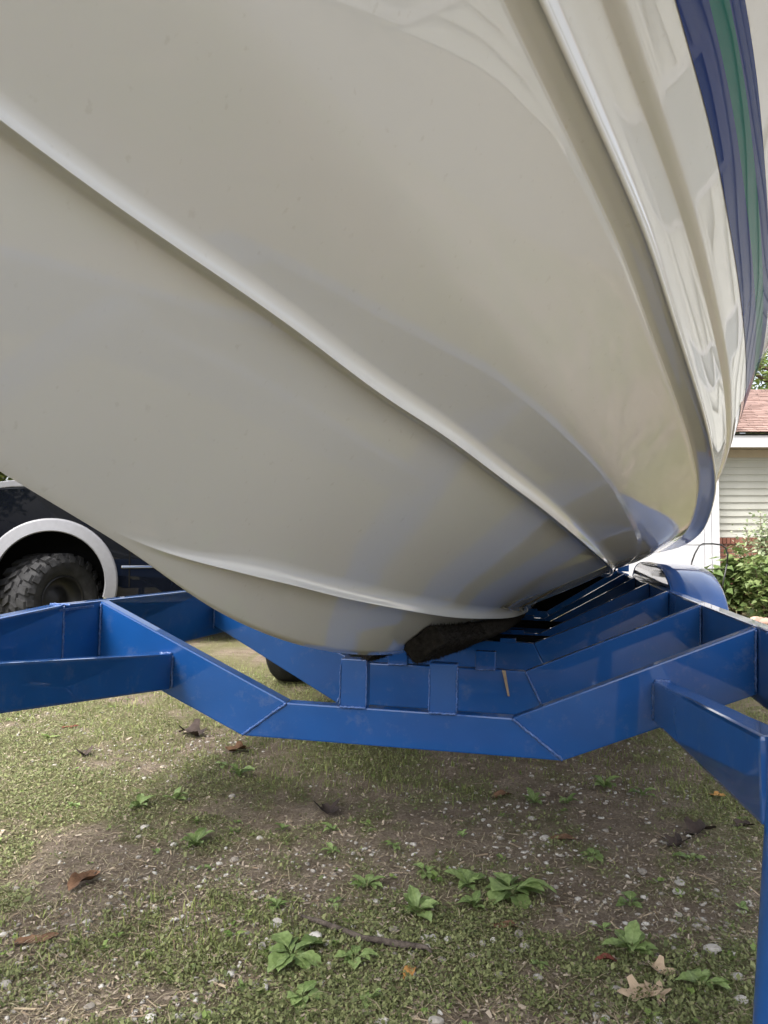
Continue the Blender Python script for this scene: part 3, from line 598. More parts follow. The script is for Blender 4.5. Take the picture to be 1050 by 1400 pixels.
def build_boat():
    b = trailer_root('boat', 'cream fibreglass motor boat with blue and green stripes resting on blue trailer', 'boat')
    vs = np.concatenate([np.linspace(-1.25, .3, 26)[:-1], np.linspace(.3, 2.6, 93)[:-1], np.linspace(2.6, 5.2, 66)[:-1], np.linspace(5.2, 8.6, 35)])
    secs = [section(v) for v in vs]; part = secs[0][1]; G = np.array([[(x, v, z) for x, z in s[0]] for v, s in zip(vs, secs)])     # (nv, nc, 3) offset from centreline
    nv, nc = G.shape[:2]
    # normals from the whole grid so that the parts shade as one surface
    du = np.gradient(G, axis=1); dv = np.gradient(G, axis=0); Nn = np.cross(dv, du); Nn /= np.maximum(np.linalg.norm(Nn, axis=2), 1e-9)[..., None]
    if Nn[nv//2, 2, 2] > 0: Nn = -Nn
    Nn[:, 0, 0] = 0; Nn[:, 0] /= np.maximum(np.linalg.norm(Nn[:, 0], axis=1), 1e-9)[:, None]
    stripe_c = [i for i, p in enumerate(part)][-9:-5]
    def runs(name):
        idx = [j for j in range(nc-1) if part[j+1] == name]; out = []
        for j in idx:
            if out and out[-1][-1] == j-1: out[-1].append(j)
            else: out.append([j])
        return out
    def sub(name, cols_list, sides, m, parent, off=0, vr=(0, nv)):
        V = []; N_ = []; F = []
        for sd in sides:
            for cols in cols_list:
                c0, c1 = cols[0], cols[-1]+2; base = len(V); w = c1-c0; A = G[vr[0]:vr[1], c0:c1]; B = Nn[vr[0]:vr[1], c0:c1]
                A = A+B*off; A2 = A.copy(); B2 = B.copy(); A2[..., 0] *= sd; B2[..., 0] *= sd; A2[..., 0] += UC
                V += A2.reshape(-1, 3).tolist(); N_ += B2.reshape(-1, 3).tolist(); r = A.shape[0]
                for i in range(r-1):
                    for j in range(w-1):
                        q = (base+i*w+j, base+i*w+j+1, base+(i+1)*w+j+1, base+(i+1)*w+j)
                        F.append(q[::-1] if sd > 0 else q)
        me = mesh(name, V, F, m, True); me.normals_split_custom_set_from_vertices(N_)
        return T2(link(name, me, parent))
    sub('hull_bottom', runs('bottom'), (1, -1), M['gelcoat'], b)
    for sd in (1, -1):
        s = 'starboard' if sd > 0 else 'port'
        sub('topside', runs('topside'), (sd,), M['gelcoat'], b)
        sub('chine', runs('chine'), (sd,), M['gelcoat'], b)
        sub('spray_strake', runs('spray_strake_inner'), (sd,), M['gelcoat'], b, 0, (0, nv))
        sub('spray_strake', runs('spray_strake_outer'), (sd,), M['gelcoat'], b)
        sub('rub_ledge', runs('rub_ledge'), (sd,), M['gelcoat'], b)
        a = stripe_c
        for j, (c, m, n) in enumerate(((a[0], 'gel_stripe_blue', 'blue_stripe'), (a[1], 'gel_stripe_green', 'green_stripe'), (a[2], 'gel_stripe_blue', 'blue_stripe'))):
            sub(n, [[c]], (sd,), M[m], b, .0012, (14, nv))
    # deck and transom close the shell
    top = G[:, -1]; V = []; F = []
    for i in range(nv):
        for t in np.linspace(-1, 1, 9): V.append((UC+top[i, 0]*t, top[i, 1], top[i, 2]+.06*(1-t*t)))
    for i in range(nv-1):
        for j in range(8): F.append((i*9+j, i*9+j+1, (i+1)*9+j+1, (i+1)*9+j))
    T2(link('deck', mesh('deck', V, F, M['gelcoat'], True), b))
    e = G[-1]; pts = [(UC-x, y, z) for x, y, z in e[::-1]]+[(UC+x, y, z) for x, y, z in e[1:]]
    T2(link('transom', mesh('transom', pts, [tuple(range(len(pts)))], M['gelcoat']), b))
    return b
build_boat()

# ------------------------------------------------------------------ trailer
RW, RH, RT = .052, .215, -.215            # rail width, height, top
UL, UR = -1.55, .545                      # inner faces of the rails
def build_trailer():
    t = trailer_root('boat_trailer', 'glossy blue steel boat trailer with V crossmembers under the boat', 'trailer')
    def add(name, bm, m=M['blue'], smooth=False, parent=None):
        o = link(name, bm_mesh(name, bm, m, smooth), parent or t); 
        return T2(o)
    def bead(p, q, r=.005, parent=None, n=None):
        p, q = Vector(p), Vector(q); L_ = (q-p).length; n = n or max(4, int(L_/.006)); pts = [p.lerp(q, i/n)+Vector((random.gauss(0, .0008), random.gauss(0, .0006), random.gauss(0, .0008))) for i in range(n+1)]
        o = link('weld_bead', tube('weld_bead', pts, [r*(1 if i % 2 else .72)*random.uniform(.85, 1.15) for i in range(n+1)], M['weld'], 6), parent or t); return T2(o)
    # side rails, with the bend ahead of the first crossmember
    for s in (-1, 1):
        ui = UL if s < 0 else UR; uc_ = ui+s*RW/2
        r = add('side_rail', beam_bm((uc_, 2.2, RT), (uc_, 8.4, RT-.02), RW, RH, .007))
        f = add('front_rail', beam_bm((uc_, 2.2, RT), (uc_-s*.48, -1.6, RT-.12), RW, RH, .007))
        bead((ui-s*.001, 2.2, RT-.004), (ui-s*.001, 2.2, RT-RH+.01), .004, r)
        bead((ui-s*.026, 2.2, RT+.001), (uc_+s*.024, 2.2, RT+.001), .004, r)
    add('coupler_plate', box_bm(UC-.72, UC+.72, -1.72, -1.58, RT-.32, RT-.12, .006))
    # V crossmembers; outline in the (u,w) plane
    c = UC+.01; hw = (UR-UL)/2-.001; cm = (UL+UR)/2
    xs_in = [(-hw, -.217), (-.36, -.520), (.36, -.520), (hw, -.217), (hw, -.408), (.51, -.637), (-.51, -.637), (-hw, -.408)]
    th = .052
    dr = pch([(4.3, 0), (5.2, .05), (6.15, .09), (7.1, .12), (9, .14)])
    def cross(v):
        D = float(dr(v)); B = .065 if v > 2.5 else 0; kb = .45 if B else .51
        # three welded pieces: middle and two arms, mitred along the bead
        mid = [(cm-.36, -.520-D), (cm+.36, -.520-D), (cm+kb, -.637-D-B), (cm-kb, -.637-D-B)]
        root = add('crossmember', prism_bm(mid, v, v+th, .005))
        for s in (-1, 1):
            arm = [(cm+s*.3615, -.520-D), (cm+s*hw, -.217), (cm+s*hw, -.408 if not B else -.388), (cm+s*(kb+.0015), -.637-D-B)]
            add('arm', prism_bm(arm, v+.0005, v+th-.0005, .005), parent=None if False else root).parent = root
        return root
    vs = [2.40, 3.30, 4.27, 5.2, 6.15, 7.1, 8.05]
    for i, v in enumerate(vs):
        root = cross(v)
        if i < 2:
            for s in (-1, 1):
                bead((cm+s*.361, v-.001, -.522), (cm+s*(.451 if v > 2.5 else .511), v-.001, -.634-(.065 if v > 2.5 else 0)), .0055, root)
                bead((cm+s*(hw-.004), v-.003, -.225), (cm+s*(hw-.004), v-.003, -.40), .004, root)
        # uprights that carry the bunks
        o0 = .1435+.05*min(1.5, max(0, v-2.4))
        for s in (-1, 1):
            u0 = UC+.008+s*o0; K = float(wk(v)); tb = (float(wc(v))-K)/float(oc(v)); D = float(dr(v)); topw = max(K+(o0-.02)*tb-.125, -.5-D) if v > 2.5 else -.368
            up = add('bunk_upright', box_bm(u0-.043, u0+.043, v-.003, v+.049, -.521-D, topw, .004))
            if i < 2: bead((u0-.043, v-.005, -.520), (u0+.043, v-.005, -.520), .0045, up); 
            if i < 1:
                bead((u0-.043, v-.004, -.515), (u0-.043, v-.004, topw-.02), .0025, up); bead((u0+.043, v-.004, -.515), (u0+.043, v-.004, topw-.02), .0025, up)
    add('rear_crossmember', prism_bm([(cm-hw, -.19), (cm-.5, -.44), (cm, -.665), (cm+.5, -.44), (cm+hw, -.19), (cm+hw, -.42), (cm+.5, -.70), (cm-.5, -.70), (cm-hw, -.42)], 8.3, 8.35, .004), M['dark'])  # dark board added to close the bright gap and blacken the view under the stern
    # carpeted bunks that follow the hull
    for s in (-1, 1):
        V = []; F = []; st = np.concatenate([[2.335, 2.345], np.linspace(2.36, 3.2, 50), np.linspace(3.25, 8.0, 40)]); ns = 28
        for i, v in enumerate(st):
            K = float(wk(v)); tb = (float(wc(v))-K)/float(oc(v)); be = math.atan(tb); o0 = .066+.05*min(1.5, max(0, v-2.4))
            nx, nz = math.sin(be), -math.cos(be); tx, tz = math.cos(be), math.sin(be); h = .070; hwid = .062; o1 = o0-.036+tx*hwid
            cxx = o1+nx*(h/2+.001); cz = K+o1*tb+nz*(h/2+.001)
            for k in range(ns):
                a = 2*math.pi*k/ns; ca, sa = math.cos(a), math.sin(a); g = (abs(ca)**6+abs(sa)**6)**(-1/6); sh = .96 if i == 0 else 1
                aa = hwid*ca*g*sh*random.uniform(.965, 1.03); bb = h/2*sa*g*sh*random.uniform(.88, 1.10)
                V.append((UC+s*(cxx+tx*aa+nx*bb), v+random.gauss(0, .0015), cz+tz*aa+nz*bb))
            if i:
                for k in range(ns): F.append(((i-1)*ns+k, (i-1)*ns+(k+1) % ns, i*ns+(k+1) % ns, i*ns+k))
        F.append(tuple(range(ns))); F.append(tuple(range((len(st)-1)*ns, len(st)*ns)))
        cmesh = mesh('carpeted_bunk', V, F, M['carpet'], True); cmesh.set_sharp_from_angle(angle=math.radians(50)); bk = T2(link('carpeted_bunk', cmesh, t))
        A = np.array([V[i] for f in F[:50*ns] for i in f]).reshape(-1, 4, 3); cen = A.mean(1); nn = np.cross(A[:, 1]-A[:, 0], A[:, 3]-A[:, 0]); nn /= np.maximum(np.linalg.norm(nn, axis=1), 1e-9)[:, None]
        ax = np.array([np.mean([V[(i//ns)*ns+k] for k in range(ns)], axis=0) for i in range(0, 50*ns)]); nn *= np.sign((nn*(cen-ax)).sum(1))[:, None]
        nf = 9000; q = rng.integers(0, len(A), nf); wt = rng.random((nf, 2)); p = A[q, 0]+(A[q, 1]-A[q, 0])*wt[:, :1]+(A[q, 3]-A[q, 0])*wt[:, 1:]; d = nn[q]+rng.normal(0, .6, (nf, 3)); L2 = rng.uniform(.003, .009, nf)[:, None]; sd = rng.normal(0, .0006, (nf, 3))
        fz = T2(link('carpet_fibres', fast_mesh('carpet_fibres', np.stack([p-sd, p+sd, p+d*L2], 1).reshape(-1, 3), np.arange(nf*3).reshape(-1, 3), M['carpet']), bk)); tag(fz, kind='stuff')
    # tongue beams that rise forward from the first crossmember
    for s in (-1, 1):
        u0 = cm+s*.780; a = Vector((u0+s*.012, 2.398, -.383)); e = Vector((u0+s*.012, 1.15 if s > 0 else .95, -.383+.107*(1.248 if s > 0 else 1.448)))
        o = add('tongue_beam', beam_bm(a, e, .052, .118, .007))
        bead(a+Vector((-.026*s, -.003, -.006)), a+Vector((-.026*s, -.003, -.112)), .004, o); bead(a+Vector((-.022, -.002, .001)), a+Vector((.022, -.002, .001)), .004, o)
        # leg under the beam's front end
        if s > 0:
            p1 = Vector((.274-.0585*(.92-.246), 1.13, WG)); k_ = [(0, .030), (.004, .042), (.012, .048), (.3, .048), (.7, .048), (1, .048)]
            V_, F_ = tube_arrays([(.322+(p1.x-.274)*q_, 1.13, -.226+(WG+.012+.226)*q_) for q_, r_ in k_], [r_ for q_, r_ in k_], 36)
            lg = T2(link('front_leg', mesh('front_leg', V_, F_, M['blue'], True), t))
            add('foot_plate', box_bm(p1.x-.03, p1.x+.13, 1.05, 1.21, WG, WG+.012, .003), parent=None)
    # diagonal scratch plates / tabs welded inside the left rail
    tb_ = add('tab', box_bm(UL-.001, UL+.004, 2.17, 2.36, RT-.021, RT-.012, .002), M['weld'])
    # fenders over the tandem axle
    for s in (-1, 1):
        r0 = (UR if s > 0 else UL)+s*(RW+.006); V = []; F = []
        prof = [(4.52, -.44), (4.54, -.36), (4.62, -.265), (4.78, -.185), (5.05, -.125), (5.5, -.10), (6.3, -.10), (6.75, -.125), (7.02, -.185), (7.18, -.265), (7.26, -.36)]
        pv = pch([(i, p[0]) for i, p in enumerate(prof)]); pw = pch([(i, p[1]) for i, p in enumerate(prof)]); n = 60
        lip = [(0, -.012), (.02, 0), (.10, .006), (.20, .004), (.275, -.006), (.290, -.022), (.300, -.06), (.304, -.15), (.298, -.15), (.292, -.06), (.280, -.025), (.02, -.012)]
        for i in range(n+1):
            q = 10*i/n
            for d, z in lip:
                cv_, cw_ = float(pv(q)), float(pw(q)); k = 1 if z > -.03 else 1
                V.append((r0+s*d, cv_+(5.9-cv_)*.0, cw_+z) if True else 0)
        k = len(lip)
        for i in range(n):
            for j in range(k): F.append((i*k+j, i*k+(j+1) % k, (i+1)*k+(j+1) % k, (i+1)*k+j))
        fd = T2(link('fender', mesh('fender', V, F, M['blue'], True), t))
        pl = [(float(pv(10*i/30)), float(pw(10*i/30))-.004) for i in range(31)]; bmf = bmesh.new()
        fa = [bmf.verts.new((r0+s*.004, a_, b_)) for a_, b_ in pl]; fb = [bmf.verts.new((r0+s*.012, a_, b_)) for a_, b_ in pl]; bmf.faces.new(fa); bmf.faces.new(fb[::-1])
        for i in range(31): j = (i+1) % 31; bmf.faces.new((fa[i], fa[j], fb[j], fb[i]))
        add('inner_plate', bmf, parent=None)
        am = T2(link('marker_light', bm_mesh('marker_light', box_bm(r0+s*.05-.02, r0+s*.05+.02, 4.508, 4.53, -.42, -.38, .006), M['amber']), t))
        # wheels
        for v in (5.02, 6.02):
            R = .345; pr = [(.19, -.085), (.22, -.10), (.29, -.108), (.325, -.095), (.343, -.07), (.345, 0), (.343, .07), (.325, .095), (.29, .108), (.22, .10), (.19, .085)]
            rm = mesh_rot(lathe('wheel', [(.195, -.085), (.185, -.09), (.175, -.07), (.165, -.03), (.08, -.045), (.001, -.05)], M['whiterim'], 32), s)
            w = link('wheel', rm, t, Vector((r0+s*.15, v, WG+R-.01))-BASE)
            link('tyre', mesh_rot(lathe('tyre', pr, M['rubber'], 48), s), w)
    for v in (5.02, 6.02):
        V_, F_ = tube_arrays([(UL-.2, v, WG+.34), (UR+.2, v, WG+.34)], [.03, .03], 12); T2(link('axle', mesh('axle', V_, F_, M['dark'], True), t))
    # tall guide board at the far end
    add('guide_post', box_bm(UR+.01, UR+.12, 8.2, 8.26, RT-.02, RT+.16, .006))
def mesh_rot(me, s):
    me.transform(Matrix.Rotation(math.pi/2*s, 4, 'Z')); return me
build_trailer()

# ------------------------------------------------------------------ ground cover and litter
def in_view(x, y): return (np.abs(x) < .53*y+.12) & (y > 1.25) & (y < 9)
def scatter(n, ymax=5.0, p=None):
    out = []
    tot = 0
    while tot < n:
        y = 1.3+(ymax-1.3)*rng.random(n)**1.7; x = rng.uniform(-1, 1, n)*(.53*y+.15)
        k = np.ones(n, bool)
        if p is not None: k = rng.random(n) < p(x, y)
        out.append(np.stack([x[k], y[k]], 1)); tot += int(k.sum())
    q = np.concatenate(out)[:n]; return q[:, 0], q[:, 1]
def zg(x, y): return gz(x)+bumps(x, y)
def build_cover():
    # creeping small-leaved mat
    n = 185000; x, y = scatter(n, 5.5, lambda x, y: grass_amount(x, y)**1.3)
    hgt = rng.uniform(.0, .012, n); P = np.stack([x, y, zg(x, y)+hgt], 1)
    th = rng.uniform(0, 2*np.pi, n); el = rng.normal(.35, .45, n); s = rng.gamma(3., .0012, n)+.0016
    d = np.stack([np.cos(th)*np.cos(el), np.sin(th)*np.cos(el), np.sin(el)], 1); sd = np.stack([-np.sin(th), np.cos(th), rng.normal(0, .3, n)], 1)
    V = np.stack([P, P+d*s[:, None]*.6+sd*s[:, None]*.42, P+d*s[:, None]*1.35, P+d*s[:, None]*.6-sd*s[:, None]*.42], 1).reshape(-1, 3)
    F = np.arange(n*4).reshape(-1, 4)
    tag(link('ground_cover', fast_mesh('ground_cover', V, F, M['moss'])), 'low creeping green weeds covering the dirt', 'ground cover', kind='stuff')
    # grass blades
    def gp(x, y): return np.clip(fbm(x, y, 1.6, 55, 3)*2.6-1.15+.55*np.clip((y-2.6)/1.2, 0, 1)+1.1*under(x, y), .04, 1)
    n = 26000; x, y = scatter(n, 7.5, gp); P = np.stack([x, y, zg(x, y)-.003], 1); h = rng.uniform(.006, .034, n)*(.4+.8*gp(x, y)**2); th = rng.uniform(0, 2*np.pi, n); w = rng.uniform(.0010, .0022, n)
    b = np.stack([np.cos(th), np.sin(th), 0*th], 1); sd = np.stack([-np.sin(th), np.cos(th), 0*th], 1); ln = rng.uniform(.2, 1.3, n)
    up = np.array([0, 0, 1.]); m1 = P+up*(h*.6)[:, None]+b*(h*.25*ln)[:, None]; tp = P+up*(h*.9)[:, None]+b*(h*.8*ln)[:, None]
    V = np.stack([P-sd*w[:, None], P+sd*w[:, None], m1+sd*w[:, None]*.8, m1-sd*w[:, None]*.8, tp], 1).reshape(-1, 3)
    i = np.arange(n)[:, None]*5; F = np.concatenate([i+[0, 1, 2], i+[0, 2, 3], i+[3, 2, 4]]).astype(int)
    tag(link('grass', fast_mesh('grass', V, F, M['grass'])), 'sparse grass blades over the yard', 'grass', kind='stuff')
    nc_ = 420; x, y = scatter(nc_, 5.5, lambda x, y: .3+.7*grass_amount(x, y)); k = rng.integers(4, 9, nc_); sz = rng.gamma(3, .0035, nc_)+.004
    idx = np.repeat(np.arange(nc_), k); p3 = np.stack([x, y, zg(x, y)+.004], 1)[idx]+rng.normal(0, 1, (len(idx), 3))*[.003, .003, .0015]
    V = []; th = rng.uniform(0, 2*np.pi, len(idx)); el = rng.uniform(-.05, .9, len(idx)); z_ = sz[idx]*rng.uniform(.6, 1.2, len(idx))
    d = np.stack([np.cos(th)*np.cos(el), np.sin(th)*np.cos(el), np.sin(el)], 1)*z_[:, None]; sd = np.stack([-np.sin(th), np.cos(th), rng.normal(0, .2, len(idx))], 1)*(z_*rng.uniform(.2, .38, len(idx)))[:, None]
    dn = np.array([0, 0, -1.])*(z_*.18)[:, None]
    V = np.stack([p3, p3+d*.45+sd, p3+d+dn, p3+d*.45-sd, p3+d*.5+dn*.5], 1).reshape(-1, 3); i = np.arange(len(idx))[:, None]*5
    F = np.stack([i+[0, 1, 4], i+[1, 2, 4], i+[2, 3, 4], i+[3, 0, 4]], 1).reshape(-1, 3)
    tag(link('seedlings', fast_mesh('seedlings', V, F, M['sprig'])), 'tiny green seedlings dotted over the dirt', 'seedlings', kind='stuff')
    # straw, bark shreds and dry stems
    n = 9000; x, y = scatter(n, 5.5, lambda x, y: 1-.6*grass_amount(x, y)); P = np.stack([x, y, zg(x, y)+rng.uniform(.001, .007, n)], 1)
    th = rng.uniform(0, 2*np.pi, n); L_ = rng.gamma(1.6, .0045, n)+.003; w = rng.uniform(.0005, .0024, n)
    d = np.stack([np.cos(th), np.sin(th), rng.normal(0, .12, n)], 1)*L_[:, None]; sd = np.stack([-np.sin(th), np.cos(th), rng.normal(0, .3, n)], 1)*w[:, None]
    V = np.stack([P-d-sd, P-d+sd, P+d+sd*.6, P+d-sd*.6], 1).reshape(-1, 3)
    tag(link('straw_litter', fast_mesh('straw_litter', V, np.arange(n*4).reshape(-1, 4), M['straw'])), 'scattered straw and bark shreds on the dirt', 'litter', kind='stuff')
    n = 50000; x, y = scatter(n, 5.5, lambda x, y: .35+.65*fbm(x, y, 6, 91, 2)); P = np.stack([x, y, zg(x, y)+rng.uniform(0, .006, n)], 1)     # fine debris
    th = rng.uniform(0, 2*np.pi, n); L_ = rng.gamma(2., .0011, n)+.0012; w = L_*rng.uniform(.2, .7, n)
    d = np.stack([np.cos(th), np.sin(th), rng.normal(0, .3, n)], 1)*L_[:, None]; sd = np.stack([-np.sin(th), np.cos(th), rng.normal(0, .4, n)], 1)*w[:, None]
    V = np.stack([P-d-sd, P-d+sd, P+d+sd*.6, P+d-sd*.6], 1).reshape(-1, 3)
    tag(link('ground_debris', fast_mesh('ground_debris', V, np.arange(n*4).reshape(-1, 4), M['debris'])), 'fine brown crumbs and leaf bits over the dirt', 'debris', kind='stuff')
    n = 26000; x, y = scatter(n, 6.5, lambda x, y: .15+.85*np.clip(fbm(x, y, 1.4, 66, 3)*2.4-.8, 0, 1)); P = np.stack([x, y, zg(x, y)], 1); h = rng.gamma(2.5, .008, n)+.004; th = rng.uniform(0, 2*np.pi, n); w = rng.uniform(.0005, .0012, n)
    b = np.stack([np.cos(th), np.sin(th), 0*th], 1); sd = np.stack([-np.sin(th), np.cos(th), 0*th], 1)*w[:, None]; up = np.array([0, 0, 1.]); lz = rng.uniform(.15, .8, n)
    m1 = P+b*(h*.6)[:, None]+up*(h*.5*lz)[:, None]; tp = P+b*(h*1.3)[:, None]+up*(h*.4*lz)[:, None]
    V = np.stack([P-sd, P+sd, m1+sd, m1-sd, tp], 1).reshape(-1, 3); i = np.arange(n)[:, None]*5; F = np.concatenate([i+[0, 1, 2], i+[0, 2, 3], i+[3, 2, 4]]).astype(int)
    tag(link('dry_grass', fast_mesh('dry_grass', V, F, M['drygrass'])), 'short dry tan grass lying over the dirt', 'dry grass', kind='stuff')
    # fine gravel
    bm = bmesh.new(); bmesh.ops.create_icosphere(bm, subdivisions=1, radius=1); bv = np.array([v.co[:] for v in bm.verts]); bf = np.array([[v.index for v in f.verts] for f in bm.faces]); bm.free()
    def rp(x, y): return np.clip((fbm(x, y, 2.2, 77, 3)-.43)*3.5, .02, 1)*(1-.75*grass_amount(x, y))
    n = 3600; x, y = scatter(n, 5., rp); s = np.clip(rng.gamma(2.0, .0016, n)+.0012, 0, .008)
    R = bv[None]*(1+rng.normal(0, .24, (n, len(bv), 1))); sc = np.stack([s*rng.uniform(.8, 1.6, n), s*rng.uniform(.7, 1.2, n), s*rng.uniform(.4, .8, n)], 1); R = R*sc[:, None]
    th = rng.uniform(0, 2*np.pi, n); c, sn = np.cos(th)[:, None], np.sin(th)[:, None]
    R = np.stack([R[..., 0]*c-R[..., 1]*sn, R[..., 0]*sn+R[..., 1]*c, R[..., 2]], -1)+np.stack([x, y, zg(x, y)+s*.2], 1)[:, None]
    F = (bf[None]+(np.arange(n)*len(bv))[:, None, None]).reshape(-1, 3)
    tag(link('gravel', fast_mesh('gravel', R.reshape(-1, 3), F, M['stone'])), 'fine pale gravel lying in the bare dirt', 'gravel', kind='stuff')
build_cover()

# larger stones
def build_stones():
    mes = []
    for k in range(6):
        bm = bmesh.new(); bmesh.ops.create_icosphere(bm, subdivisions=2, radius=1)
        ax = [Vector((random.gauss(0, 1), random.gauss(0, 1), random.gauss(0, 1))).normalized() for _ in range(7)]
        for v in bm.verts:
            q = v.co.copy()
            for a in ax:
                dd = q.dot(a)
                if dd > .72: q -= a*(dd-.72)*.85
            v.co = Vector((q.x*1.25, q.y, q.z*.62))*random.uniform(.97, 1.03)
        mes.append(bm_mesh('stone', bm, M['stone'], False))
    spots = [(320, 1176, 6), (198, 1131, 6), (238, 1153, 5), (190, 1142, 5), (355, 1148, 5), (300, 1180, 4), (258, 1095, 4), (317, 1092, 5), (378, 1266, 9), (430, 1288, 11), (448, 1293, 6), (372, 1303, 6), (358, 1298, 6), (367, 1290, 5), (388, 1293, 5), (581, 1283, 7), (592, 1281, 6), (612, 1284, 6), (585, 1296, 5), (538, 1272, 6), (519, 1279, 6), (603, 1312, 6), (643, 1309, 6), (683, 1333, 7), (735, 1336, 7), (974, 1302, 11), (930, 1210, 7), (928, 1222, 7), (878, 1197, 7), (928, 1250, 6), (205, 1391, 8), (245, 1389, 8), (272, 1391, 9), (285, 1383, 6), (8, 1341, 8), (25, 1312, 5), (122, 1370, 7), (314, 1331, 7), (844, 1352, 9), (1008, 1339, 9), (1013, 1370, 9), (900, 1398, 8), (500, 1390, 7), (596, 1402, 9), (523, 1400, 9), (22, 1212, 5), (120, 1263, 6), (709, 1273, 7), (717, 1290, 7), (765, 1245, 5), (790, 1230, 5), (812, 1262, 5), (683, 1143, 5), (728, 1117, 5), (745, 1150, 7), (660, 1290, 5), (675, 1285, 5), (700, 1300, 5)]
    MARKS = [(115, 1207, 'large brown curled leaf at left'), (400, 1312, 'large weed left of the stick'), (700, 1222, 'largest weed clump'), (570, 1246, 'rosette weed above the stick'), (862, 1302, 'weed by the red leaf'), (500, 1290, 'middle of the stick'), (590, 1308, 'right end of the stick'),
             (880, 1362, 'pale tan leaves'), (945, 1178, 'weed by the dark leaves'), (267, 1154, 'low weed in the moss'), (250, 1400, 'bottom edge left of the middle'), (10, 1310, 'left edge of the dirt'), (1010, 1300, 'foot of the blue leg'), (770, 1150, 'flat bark-like leaf'), (738, 1316, 'three-leaved weed'), (560, 1400, 'bottom centre edge'), (330, 1090, 'left knee of the crossmember'), (810, 1240, 'bare gravel patch right of the largest weed')]
    near = {}
    for px, py, r in spots:
        p = on_ground(px, py); s = r*p.y/1060; p.z = float(zg(p.x, p.y))
        big = r >= 8
        o = link('stone', random.choice(mes), None, p+Vector((0, 0, s*.25)), (random.uniform(-.2, .2), random.uniform(-.2, .2), random.random()*6.28), (s, s, s))
        d, nm = min((math.hypot(px-a, (py-b)*1.4), c) for a, b, c in MARKS); near.setdefault((nm, big), []).append((d, o))
    for (nm, big), lst in near.items():
        for k, (d, o) in enumerate(sorted(lst, key=lambda t: t[0])):
            tag(o, '%s %s nearest to the %s' % ('larger pale stone' if big else 'small pale pebble', ('very', 'second', 'third', 'fourth', 'fifth', 'sixth', 'seventh', 'eighth', 'ninth', 'tenth', 'eleventh', 'twelfth')[min(k, 11)], nm), 'stone', 'larger stones on the dirt' if big else 'pebbles on the dirt')
build_stones()

# broad-leaved weeds, each leaf a part
def weed_leaf(k):
    V = []; F = []; n = 12; kind = k % 3
    for i in range(n+1):
        t = i/n
        if kind == 0: w = .25*math.sin(math.pi*min(1, max(0, (t-.12)/.88))**.85)**.9 if t > .12 else .02      # ovate on a stalk
        elif kind == 1: w = .15*math.sin(math.pi*t**.8)**.8+.012                                              # lance-shaped
        else: w = (.30*math.sin(math.pi*max(0, (t-.3)/.7)**.9)**.8 if t > .3 else .018)                       # round blade, long stalk
        w = max(w, .006)*(1+.14*math.sin(i*2.1+k)); z = .30*math.sin(t*(2.0+.25*(k % 4)))*(1-.4*t)-.10*t*t*(k % 3)
        V += [(t, -w, z+.25*w+.03*math.sin(9*t+k)), (t, -w*.5, z+.06*w), (t+.01*math.sin(k), .02*math.sin(3*t+k), z-.02*(w > .05)), (t, w*.5, z+.06*w), (t, w, z+.25*w+.03*math.cos(8*t+2*k))]
    for i in range(n):
        for j in range(4): a = i*5+j; F.append((a, a+5, a+6, a+1))
    return mesh('leaf', V, F, M['weed'], True)
def rib(m):
    N = m.node_tree.nodes; L = m.node_tree.links; b = N['Principled BSDF']; tc = N.new('ShaderNodeTexCoord'); sx = N.new('ShaderNodeSeparateXYZ'); L.new(tc.outputs['Object'], sx.inputs[0])
    ab = N.new('ShaderNodeMath'); ab.operation = 'ABSOLUTE'; L.new(sx.outputs[1], ab.inputs[0]); mr = N.new('ShaderNodeMapRange'); mr.inputs[1].default_value = .008; mr.inputs[2].default_value = .03; mr.inputs[3].default_value = .6; mr.inputs[4].default_value = 0
    L.new(ab.outputs[0], mr.inputs[0]); ns_ = N.new('ShaderNodeTexNoise'); ns_.inputs['Scale'].default_value = 9; ns_.inputs['Detail'].default_value = 6; L.new(tc.outputs['Object'], ns_.inputs['Vector'])
    src = b.inputs['Base Color'].links[0].from_socket; mx = N.new('ShaderNodeMix'); mx.data_type = 'RGBA'; L.new(mr.outputs[0], mx.inputs[0]); L.new(src, mx.inputs[6]); mx.inputs[7].default_value = (.34, .42, .18, 1)
    m2 = N.new('ShaderNodeMix'); m2.data_type = 'RGBA'; m2.blend_type = 'MULTIPLY'; m2.inputs[0].default_value = .7; rr = N.new('ShaderNodeValToRGB'); rr.color_ramp.elements[0].position = .3; rr.color_ramp.elements[0].color = (.45, .5, .4, 1); rr.color_ramp.elements[1].position = .6
    L.new(ns_.outputs[0], rr.inputs[0]); L.new(mx.outputs[2], m2.inputs[6]); L.new(rr.outputs[0], m2.inputs[7]); L.new(m2.outputs[2], b.inputs['Base Color'])
    for n in N:
        if n.type == 'BSDF_TRANSLUCENT': L.new(m2.outputs[2], n.inputs[0])
rib(M['weed'])
LEAF = [weed_leaf(k) for k in range(9)]
def build_weed(px, py, size, label, nl=8, name='weed', tall=.35):
    p = on_ground(px, py); s = size*.86*p.y/1060; p.z = float(zg(p.x, p.y)); w = empty(name, p, random.random()*6.28, label, 'weed', 'broad-leaved weeds')
    kd = random.choice((0, 0, 2)); nl = int(nl*1.3)+1
    for i in range(nl):
        a = i*2.4+random.uniform(-.5, .5); L_ = s*.55*random.uniform(.4, 1.15); e = -tall*random.uniform(-.2, 1.9)*(i/nl+.3)
        link('leaf', LEAF[kd+3*random.randrange(3)], w, (0, 0, .002), (random.uniform(-.2, .2), e, a), (L_, L_*random.uniform(.8, 1.05), L_))
